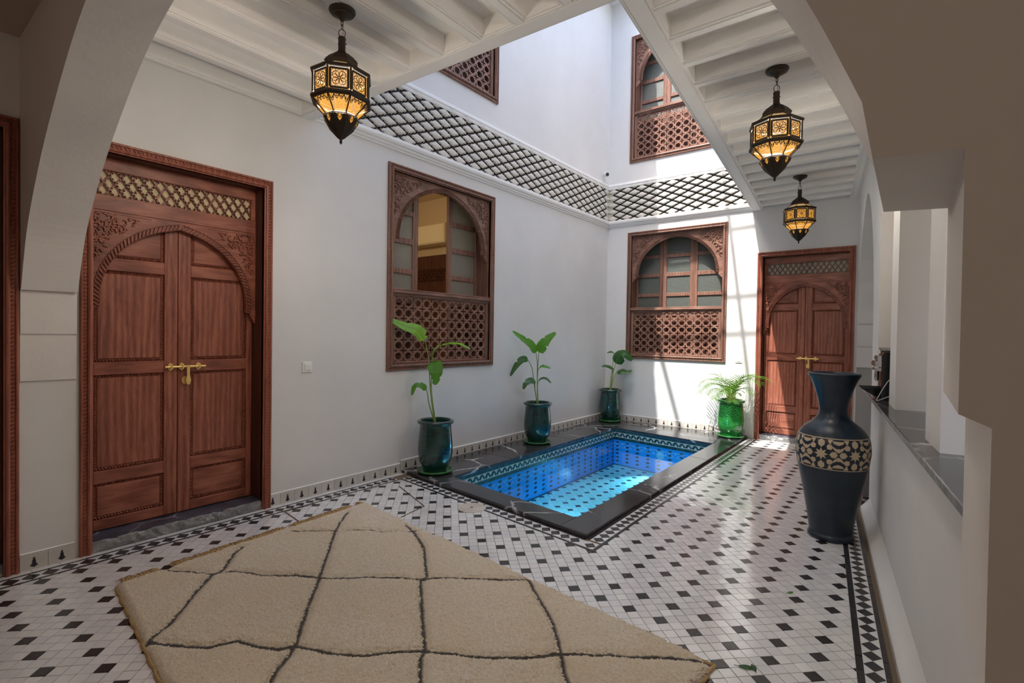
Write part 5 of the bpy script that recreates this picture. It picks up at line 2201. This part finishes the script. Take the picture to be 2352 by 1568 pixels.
LEAF_SUN = mat('sunlit_leaf', (0.2, 0.42, 0.03), 0.4, build=leaf_build((0.13, 0.36, 0.015), (0.24, 0.50, 0.03), (0.35, 0.75, 0.03)))  # brighter green stands in for sun shining through the leaf
LEAF_G = mat('green_leaf', (0.05, 0.2, 0.02), 0.38, build=leaf_build((0.05, 0.19, 0.018), (0.10, 0.30, 0.03), (0.16, 0.45, 0.03)))
LEAF_D = mat('deep_green_leaf', (0.02, 0.09, 0.02), 0.35, build=leaf_build((0.022, 0.085, 0.022), (0.05, 0.15, 0.04), (0.06, 0.22, 0.04)))
STALK = mat('leaf_stalk', (0.2, 0.3, 0.07), 0.5, build=plaster_build((0.12, 0.24, 0.04), (0.28, 0.36, 0.10)))
STALK_B = mat('dry_sheath', (0.33, 0.22, 0.10), 0.7, build=plaster_build((0.25, 0.15, 0.06), (0.42, 0.30, 0.14)))
DRY = mat('dry_leaf_edge', (0.35, 0.25, 0.06), 0.7)

POT_PROF = [(0.0, 0.012), (0.110, 0.012), (0.118, 0.02), (0.122, 0.05), (0.142, 0.085), (0.163, 0.13), (0.174, 0.19), (0.177, 0.26), (0.172, 0.34), (0.164, 0.42), (0.160, 0.475), (0.162, 0.490), (0.178, 0.500), (0.186, 0.510), (0.186, 0.522), (0.178, 0.532), (0.162, 0.535), (0.152, 0.528), (0.148, 0.51), (0.148, 0.47)]
POT_ME = {}
SAUCER = [(0.0, 0.0), (0.145, 0.0), (0.160, 0.006), (0.178, 0.018), (0.184, 0.028), (0.180, 0.036), (0.170, 0.034), (0.155, 0.018), (0.13, 0.012), (0.0, 0.012)]


def pot(loc, glaze, label, cat_label, scale=1.0, rz=0.0):
    r = tag(empty('potted_plant', loc, rz), label, 'potted plant', 'glazed pots on the pool deck')
    b = MB()
    b.lathe(POT_PROF[:1] + catmull(POT_PROF[1:], 3), 56)
    rr2 = random.Random(int(loc[1] * 100))
    b.build('pot', glaze, r, smooth=True).scale = (scale, scale, scale)
    b = MB()
    n = 28
    vs = [(0, 0, 0.492)]
    fs = []
    for q in range(3):
        for k in range(n):
            a = 2 * pi * k / n
            R_ = 0.05 * (q + 1) if q < 2 else 0.1485
            vs.append((R_ * cos(a), R_ * sin(a), 0.487 + rr2.uniform(-0.006, 0.008) - (0.004 if q == 2 else 0)))
    fs += [(0, 1 + k, 1 + (k + 1) % n) for k in range(n)]
    for q in range(2):
        fs += [(1 + q * n + k, 1 + (q + 1) * n + k, 1 + (q + 1) * n + (k + 1) % n, 1 + q * n + (k + 1) % n) for k in range(n)]
    b.add(vs, fs)
    b.build('soil', SOIL, r, smooth=True).scale = (scale, scale, scale)
    s = MB()
    s.lathe(SAUCER[:1] + catmull(SAUCER[1:], 2), 48)
    tag(s.build('plant_saucer', GLAZE_S, None, smooth=True, loc=loc), cat_label, 'saucer', 'glazed saucers on the pool deck')
    return r


def bez(pts, n=14):
    v = [Vector(p) for p in pts]
    if len(v) == 2:
        return [v[0].lerp(v[1], k / n) for k in range(n + 1)]
    out = []
    for k in range(len(v) - 1):
        p0, p1, p2, p3 = v[max(k - 1, 0)], v[k], v[k + 1], v[min(k + 2, len(v) - 1)]
        m = max(3, n // (len(v) - 1))
        for j in range(m):
            u = j / m
            out.append(0.5 * ((2 * p1) + (p2 - p0) * u + (2 * p0 - 5 * p1 + 4 * p2 - p3) * u * u + (3 * p1 - p0 - 3 * p2 + p3) * u ** 3))
    out.append(v[-1])
    return out


def paddle(root, origin, spine, width, nrm, m, fold=0.35, tears=(), curl=0.0):
    """broad leaf blade along spine (world points) with midrib and torn edges"""
    pts = bez(spine, 20)
    n = len(pts)
    b = MB()
    cols = 6
    vs = []
    nrm = Vector(nrm).normalized()
    for k, p in enumerate(pts):
        t_ = k / (n - 1)
        tg = (pts[min(k + 1, n - 1)] - pts[max(k - 1, 0)]).normalized()
        sd = tg.cross(nrm).normalized()
        nn = sd.cross(tg).normalized()
        w = width * (sin(pi * min(1, (t_ ** 0.62) * 0.97 + 0.02)) ** 0.55) * (1 - 0.25 * t_)
        if t_ > 0.97:
            w *= 0.3
        for c in range(-cols, cols + 1):
            f = c / cols
            ww = w
            for side, tt, dp in tears:
                if side * f > 0 and abs(t_ - tt) < 0.035:
                    ww *= 1 - dp * (1 - abs(t_ - tt) / 0.035)
            h_ = abs(f) * ww * fold - curl * (f * f) * ww + 0.003 * sin(t_ * 34 + abs(f) * 2) * abs(f)
            vs.append(tuple(p + sd * f * ww + nn * h_ - Vector(origin)))
    w2 = 2 * cols + 1
    fs = [(k * w2 + c, k * w2 + c + 1, (k + 1) * w2 + c + 1, (k + 1) * w2 + c) for k in range(n - 1) for c in range(2 * cols)]
    b.add(vs, fs)
    lf = b.build('leaf', m, root, smooth=True)
    b = MB()
    b.tube([tuple(p - Vector(origin)) for p in pts], [0.0042 * (1 - 0.8 * k / n) for k in range(n)], 5)
    b.build('midrib', STALK, lf, smooth=True)
    return lf


def stalk(root, origin, pts, r0=0.007, r1=0.004, m=None):
    q = bez(pts, 16)
    b = MB()
    n = len(q)
    b.tube([tuple(p - Vector(origin)) for p in q], [r0 + (r1 - r0) * k / (n - 1) for k in range(n)], 7)
    b.build('stem', m or STALK, root, smooth=True)


def plant(loc, base_px, leaves, root):
    """leaves: (stalk pixels, blade pixels with depth offsets, half width, facing, material, fold, tears, curl)"""
    o = Vector(loc)
    view = (CAM - o)
    view.z = 0
    view.normalize()
    ctr = o + Vector((0, 0, 0.49))
    for st_px, bl_px, wd, face, m, fold, tears, curl in leaves:
        sp = [ctr + Vector((0, 0, -0.01)) + (at(*st_px[0][:2], o) - at(*base_px, o)) * 0.6]
        for q in st_px[1:]:
            sp.append(at(q[0], q[1], o, q[2] if len(q) > 2 else 0))
        bl = [at(q[0], q[1], o, q[2] if len(q) > 2 else 0) for q in bl_px]
        stalk(root, loc, sp + [bl[0]], 0.0075, 0.0042)
        side = Vector((0, 0, 1)).cross(view)
        nr = view * face[0] + Vector((0, 0, 1)) * face[1] + side * face[2]
        paddle(root, loc, bl, wd, nr, m, fold, tears, curl)


DZ = DECK
L1 = (0.325, 2.965, DZ)
r = pot(L1, GLAZE, 'tall strelitzia with one sun-bright leaf in a dark green pot', 'green glazed saucer under the tall strelitzia pot near the hatch')
plant(L1, (987, 962), [
    ([(987, 962), (989, 900), (985, 830)], [(976, 780, 0), (958, 758, -.02), (928, 748, -.04), (896, 733, -.05)], 0.075, (0.75, 0.6, 0), LEAF_SUN, 0.12, ((1, .12, .7), (-1, .25, .35), (1, .6, .2)), 0.1),
    ([(988, 962), (991, 900), (992, 850)], [(994, 816, 0), (1004, 798, -.03), (1030, 790, -.10), (1058, 791, -.14), (1081, 803, -.16)], 0.05, (0.35, 1.0, 0.1), LEAF_SUN, 0.25, ((1, .4, .3),), 0.1),
    ([(986, 962), (990, 910), (991, 870)], [(993, 832, 0), (999, 842, -.04), (1002, 862, -.06), (998, 884, -.06)], 0.085, (1.0, 0.25, 0.1), LEAF_G, 0.15, ((-1, .7, .9), (1, .85, .6)), 0.15),
    ([(985, 962), (985, 925), (982, 905)], [(979, 894, 0), (966, 884, -.02), (952, 888, -.04), (946, 908, -.05)], 0.040, (0.8, 0.7, 0), LEAF_G, 0.2, ((1, .4, .8), (-1, .6, .7)), 0.2)], r)

L2 = (0.305, 4.80, DZ)
r = pot(L2, GLAZE, 'bushy strelitzia of six upright leaves in a dark green pot under plain wall', 'green glazed saucer under the middle strelitzia pot')
plant(L2, (1229, 918), [
    ([(1229, 918), (1234, 870), (1234, 835)], [(1231, 809, 0), (1218, 790, -.03), (1200, 777, -.05), (1177, 760, -.06)], 0.062, (0.8, 0.5, 0.2), LEAF_G, 0.25, ((1, .55, .5), (-1, .3, .6)), 0.1),
    ([(1230, 918), (1234, 870), (1236, 830)], [(1237, 808, 0), (1246, 793, -.02), (1258, 778, -.02), (1277, 763, 0)], 0.080, (1.0, 0.25, -0.2), LEAF_G, 0.1, ((1, .4, .6), (-1, .62, .4)), 0.1),
    ([(1228, 918), (1226, 875), (1222, 845)], [(1212, 825, 0), (1198, 826, -.03), (1184, 842, -.06), (1172, 864, -.07)], 0.050, (0.9, 0.5, 0.4), LEAF_D, 0.3, ((1, .5, .6),), 0.2),
    ([(1231, 918), (1234, 880), (1235, 862)], [(1236, 848, 0), (1245, 841, -.04), (1256, 843, -.07), (1265, 846, -.09)], 0.040, (0.5, 0.9, 0), LEAF_G, 0.3, ((-1, .5, .6),), 0.2),
    ([(1231, 918), (1234, 895)], [(1237, 873, 0), (1246, 868, -.03), (1256, 870, -.06), (1266, 880, -.08)], 0.032, (0.5, 0.9, 0), LEAF_D, 0.3, (), 0.3),
    ([(1228, 918), (1229, 895)], [(1229, 874, 0), (1218, 874, -.04), (1208, 880, -.07), (1202, 894, -.09)], 0.058, (0.75, 0.7, 0), LEAF_D, 0.2, ((1, .6, .8), (-1, .75, .6)), 0.2)], r)

L3 = (0.235, 6.985, DZ)
r = pot(L3, GLAZE, 'small strelitzia with drooping dark leaves in a green pot in the corner', 'green glazed saucer under the corner strelitzia pot')
plant(L3, (1402, 888), [
    ([(1402, 888), (1408, 860), (1411, 845)], [(1414, 834, 0), (1424, 815, -.05), (1438, 812, -.08), (1452, 828, -.10)], 0.125, (0.7, 0.7, 0), LEAF_D, 0.1, ((1, .5, .5), (-1, .8, .5)), 0.35),
    ([(1401, 888), (1406, 850), (1408, 830)], [(1412, 812, 0), (1405, 808, -.03), (1394, 810, -.05)], 0.042, (0.5, 0.9, 0), LEAF_D, 0.2, (), 0.2),
    ([(1400, 888), (1404, 865), (1407, 855)], [(1409, 846, 0), (1400, 842, -.03), (1391, 840, -.06), (1381, 842, -.08)], 0.055, (0.6, 0.8, 0), LEAF_D, 0.2, ((1, .5, .6),), 0.3),
    ([(1403, 888), (1409, 870), (1414, 858)], [(1418, 852, 0), (1428, 850, -.05), (1440, 853, -.08), (1452, 850, -.10)], 0.085, (0.55, 0.85, 0.1), LEAF_D, 0.1, ((-1, .7, .7),), 0.4)], r)

# date palm in the bright pot
L4 = (2.125, 6.97, DZ)
r = pot(L4, GLAZE_B, 'feathery young palm in a bright green pot beside the far carved door', 'bright green saucer under the palm pot')
b = MB()
rr = random.Random(12)
b.lathe([(0.030, 0.47), (0.042, 0.50), (0.040, 0.55), (0.030, 0.60), (0.012, 0.63), (0.0, 0.64)], 12)
for k in range(40):
    a, z = rr.uniform(0, 6.28), rr.uniform(0.49, 0.60)
    R_ = 0.040
    b.tube([(R_ * cos(a), R_ * sin(a), z), ((R_ + 0.018) * cos(a), (R_ + 0.018) * sin(a), z + 0.02), ((R_ + 0.022) * cos(a), (R_ + 0.022) * sin(a), z + 0.045)], [0.006, 0.004, 0.001], 4)
b.build('trunk', STALK_B, r)
PALM = mat('palm_leaf', (0.16, 0.32, 0.04), 0.42, build=leaf_build((0.06, 0.17, 0.015), (0.15, 0.29, 0.035), (0.22, 0.45, 0.04)))


def frond(az, rise, length, droop, seed):
    rr = random.Random(seed)
    b = MB()
    n = 17
    pts = []
    p = Vector((0.02 * cos(az), 0.02 * sin(az), 0.60))
    el = rise
    st = length / n
    twist = rr.uniform(-0.25, 0.25)
    for k in range(n + 1):
        pts.append(p.copy())
        el -= droop / n * (0.4 + 1.3 * k / n)
        a2 = az + twist * k / n
        p = p + Vector((cos(a2) * cos(el), sin(a2) * cos(el), sin(el))) * st
    b.tube(pts, [0.0035 * (1 - 0.75 * k / n) for k in range(n + 1)], 5)
    for k in range(3, n + 1):
        t_ = k / n
        tg = (pts[min(k + 1, n)] - pts[k - 1]).normalized()
        up = Vector((0, 0, 1))
        sd = tg.cross(up).normalized()
        up2 = sd.cross(tg).normalized()
        for s_ in (-1, 1):
            L_ = length * 0.50 * (sin(pi * min(1, 0.12 + t_ * 0.80)) ** 0.7) * rr.uniform(0.85, 1.1)
            d0 = (sd * s_ * 0.85 + tg * 0.55 + up2 * rr.uniform(0.05, 0.35)).normalized()
            q0 = pts[k]
            vs = []
            m = 5
            for j in range(m + 1):
                u = j / m
                c = q0 + d0 * (L_ * u) + Vector((0, 0, -0.30 * L_ * u * u))
                w = 0.0062 * (1 - u) ** 0.6 * (0.55 + 1.2 * u if u < 0.35 else 1)
                wv = d0.cross(up2).normalized() * w
                vs += [tuple(c - wv), tuple(c + up2 * (-w * 0.5)), tuple(c + wv)]
            fs = []
            for j in range(m):
                fs += [(j * 3, j * 3 + 1, j * 3 + 4, j * 3 + 3), (j * 3 + 1, j * 3 + 2, j * 3 + 5, j * 3 + 4)]
            b.add(vs, fs)
    b.v = [(x, min(y, 0.250 + 0.02 * (y - 0.25) if y > 0.25 else y), z) for x, y, z in b.v]
    b.v = [(x, min(y, 0.262), z) for x, y, z in b.v]
    return b


rr = random.Random(33)
right_az = atan2(CR.y, CR.x)
FR = []
for k in range(17):
    az = 2 * pi * k / 17 + rr.uniform(-0.15, 0.15)
    ring = k % 3
    ln_ = (0.46, 0.42, 0.36)[ring] * rr.uniform(0.9, 1.08)
    if sin(az) > 0.25:
        ln_ *= 0.42
    FR.append((az, (1.35, 1.0, 0.62)[ring] + rr.uniform(-0.1, 0.1), ln_, (1.5, 1.9, 1.7)[ring], 100 + k))
FR += [(0.15, 1.22, 0.60, 1.9, 140), (-0.25, 1.30, 0.52, 2.0, 141), (3.2, 1.15, 0.52, 2.1, 142), (3.6, 1.0, 0.50, 2.2, 143), (-0.9, 1.3, 0.42, 1.8, 144)]
for f_ in FR:
    frond(*f_).build('frond', PALM, r)

# ------------------------------------------------------------------ small fixtures
SWM = mat('white_switch_plastic', (0.78, 0.78, 0.76), 0.35)
for loc, rz, lab in (((0.0, 1.743, 1.131), R90, 'white square light switch between the carved door and the window'), ((2.15, D, 1.118), 0, 'white square light switch beside the far carved door')):
    s = tag(empty('light_switch', loc, rz), lab, 'switch')
    MB().bbox(-0.046, -0.010, -0.046, 0.046, 0.0, 0.046, 0.004).build('plate', SWM, s)
    MB().bbox(-0.028, -0.015, -0.028, 0.028, -0.009, 0.028, 0.003).build('rocker', SWM, s)

sec = tag(empty('security_camera', (0.0, 7.06, 4.108)), 'small white security camera with a dark face above the frieze corner', 'camera')
b = MB()
b.bbox(-0.001, -0.03, -0.045, 0.012, 0.03, 0.045, 0.004)
b.tube([(0.01, 0, 0), (0.045, -0.015, 0.0), (0.06, -0.03, 0.005)], 0.012, 8)
b.build('bracket', SWM, sec)
bd = MB()
bd.lathe([(0.0, -0.06), (0.030, -0.058), (0.036, -0.045), (0.036, 0.035), (0.032, 0.045), (0.0, 0.045)], 16)
fx = Vector((0.72, -0.62, -0.22)).normalized()
mt = fx.to_track_quat('Z', 'Y').to_matrix()
bd.v = [tuple(mt @ Vector(v) + Vector((0.075, -0.045, 0.0))) for v in bd.v]
bd.build('housing', SWM, sec, smooth='auto')
fc = MB()
fc.lathe([(0.030, 0.0452), (0.028, 0.050), (0.0, 0.050)], 16)
fc.v = [tuple(mt @ Vector(v) + Vector((0.075, -0.045, 0.0))) for v in fc.v]
fc.build('lens_face', mat('camera_glass', (0.02, 0.022, 0.025), 0.1), sec)

# coffee machine on the ledge
KB = mat('black_gloss_plastic', (0.012, 0.013, 0.016), 0.18)
CHROME = mat('chrome', (0.75, 0.74, 0.76), 0.12, metal=1.0)
CM = RO + Matrix.Rotation(RA, 3, 'Z') @ Vector((sy(3.62), -0.032, 1.04))
cm = tag(empty('coffee_machine', CM, RA), 'slim black and chrome coffee machine on the marble ledge', 'coffee machine')
b = MB()
b.bbox(-0.12, 0.0, 0.0, 0.13, 0.24, 0.315, 0.012)
b.build('body', KB, cm)
b = MB()
b.box(-0.11, 0.01, 0.315, 0.12, 0.23, 0.325)
b.prism([(-0.10, 0.352), (0.06, 0.334), (0.06, 0.326), (-0.10, 0.344)], 0.0, 0.20, 1)
b.build('lid', KB, cm)
b = MB()
b.bbox(-0.06, -0.045, 0.225, 0.11, 0.01, 0.265, 0.010)
b.bbox(-0.05, -0.030, 0.265, 0.10, 0.01, 0.30, 0.008)
b.bbox(-0.055, -0.040, 0.198, 0.105, 0.01, 0.218, 0.006)
b.build('brew_head', CHROME, cm)
b = MB()
b.lathe([(0.0, 0.13), (0.010, 0.13), (0.014, 0.15), (0.014, 0.198), (0.0, 0.198)], 12, (0.02, -0.018, 0))
b.build('spout', CHROME, cm, smooth='auto')
b = MB()
pr = [(-0.08, -0.118), (0.11, -0.118), (0.115, 0.0), (-0.085, 0.0)]
vs = [(x * 0.75, y * 0.30, 0.030) for x, y in pr] + [(x, y, 0.085) for x, y in pr] + [(x * 0.95, y * 0.95, 0.085) for x, y in pr] + [(x * 0.8, y * 0.8, 0.072) for x, y in pr]
b.add(vs, [(3, 2, 1, 0)] + [(q * 4 + k, q * 4 + (k + 1) % 4, (q + 1) * 4 + (k + 1) % 4, (q + 1) * 4 + k) for q in range(3) for k in range(4)] + [(12, 13, 14, 15)])
b.build('drip_tray', KB, cm)
b = MB()
b.bbox(-0.09, -0.030, 0.0, 0.12, 0.02, 0.032, 0.004)
b.build('foot', KB, cm)
b = MB()
b.tube(bez([(0.13, 0.06, 0.16), (0.15, 0.03, 0.13), (0.17, -0.02, 0.03), (0.175, -0.026, 0.008), (0.18, 0.0, 0.02), (0.19, 0.05, 0.045), (0.20, 0.10, 0.045), (0.22, 0.16, 0.004)], 40), 0.0035, 6)
b.build('power_cord', mat('grey_cord', (0.4, 0.4, 0.42), 0.5), cm, smooth=True)

# fallen leaves on the tiles
for (x, y), a, s_, m_, lab in (((3.575, 1.735), 0.4, 0.036, LEAF_D, 'fallen green leaf on a black tile near the rug corner'), ((3.600, 1.752), 2.1, 0.026, LEAF_D, 'smaller fallen green leaf touching the larger one by the rug corner'), ((3.604, 2.60), 1.0, 0.022, LEAF_G, 'tiny fallen green leaf on white tiles in front of the vase')):
    b = MB()
    vs = []
    for k in range(9):
        t_ = k / 8
        w_ = 0.42 * s_ * sin(pi * t_) ** 0.8
        zc_ = 0.004 + 0.18 * s_ * sin(pi * t_)
        vs += [((t_ - 0.5) * 2 * s_, -w_, zc_ * 0.6), ((t_ - 0.5) * 2 * s_, 0, zc_), ((t_ - 0.5) * 2 * s_, w_, zc_ * 0.5)]
    fs = []
    for k in range(8):
        fs += [(k * 3, k * 3 + 3, k * 3 + 4, k * 3 + 1), (k * 3 + 1, k * 3 + 4, k * 3 + 5, k * 3 + 2)]
    b.add(vs, fs)
    b.tube([(-s_, 0, 0.004), (-s_ * 1.4, 0.002, 0.004)], 0.0012, 4)
    tag(b.build('fallen_leaf', m_, None, smooth=True, loc=(x, y, 0.0005), rotz=a), lab, 'leaf', 'fallen leaves')
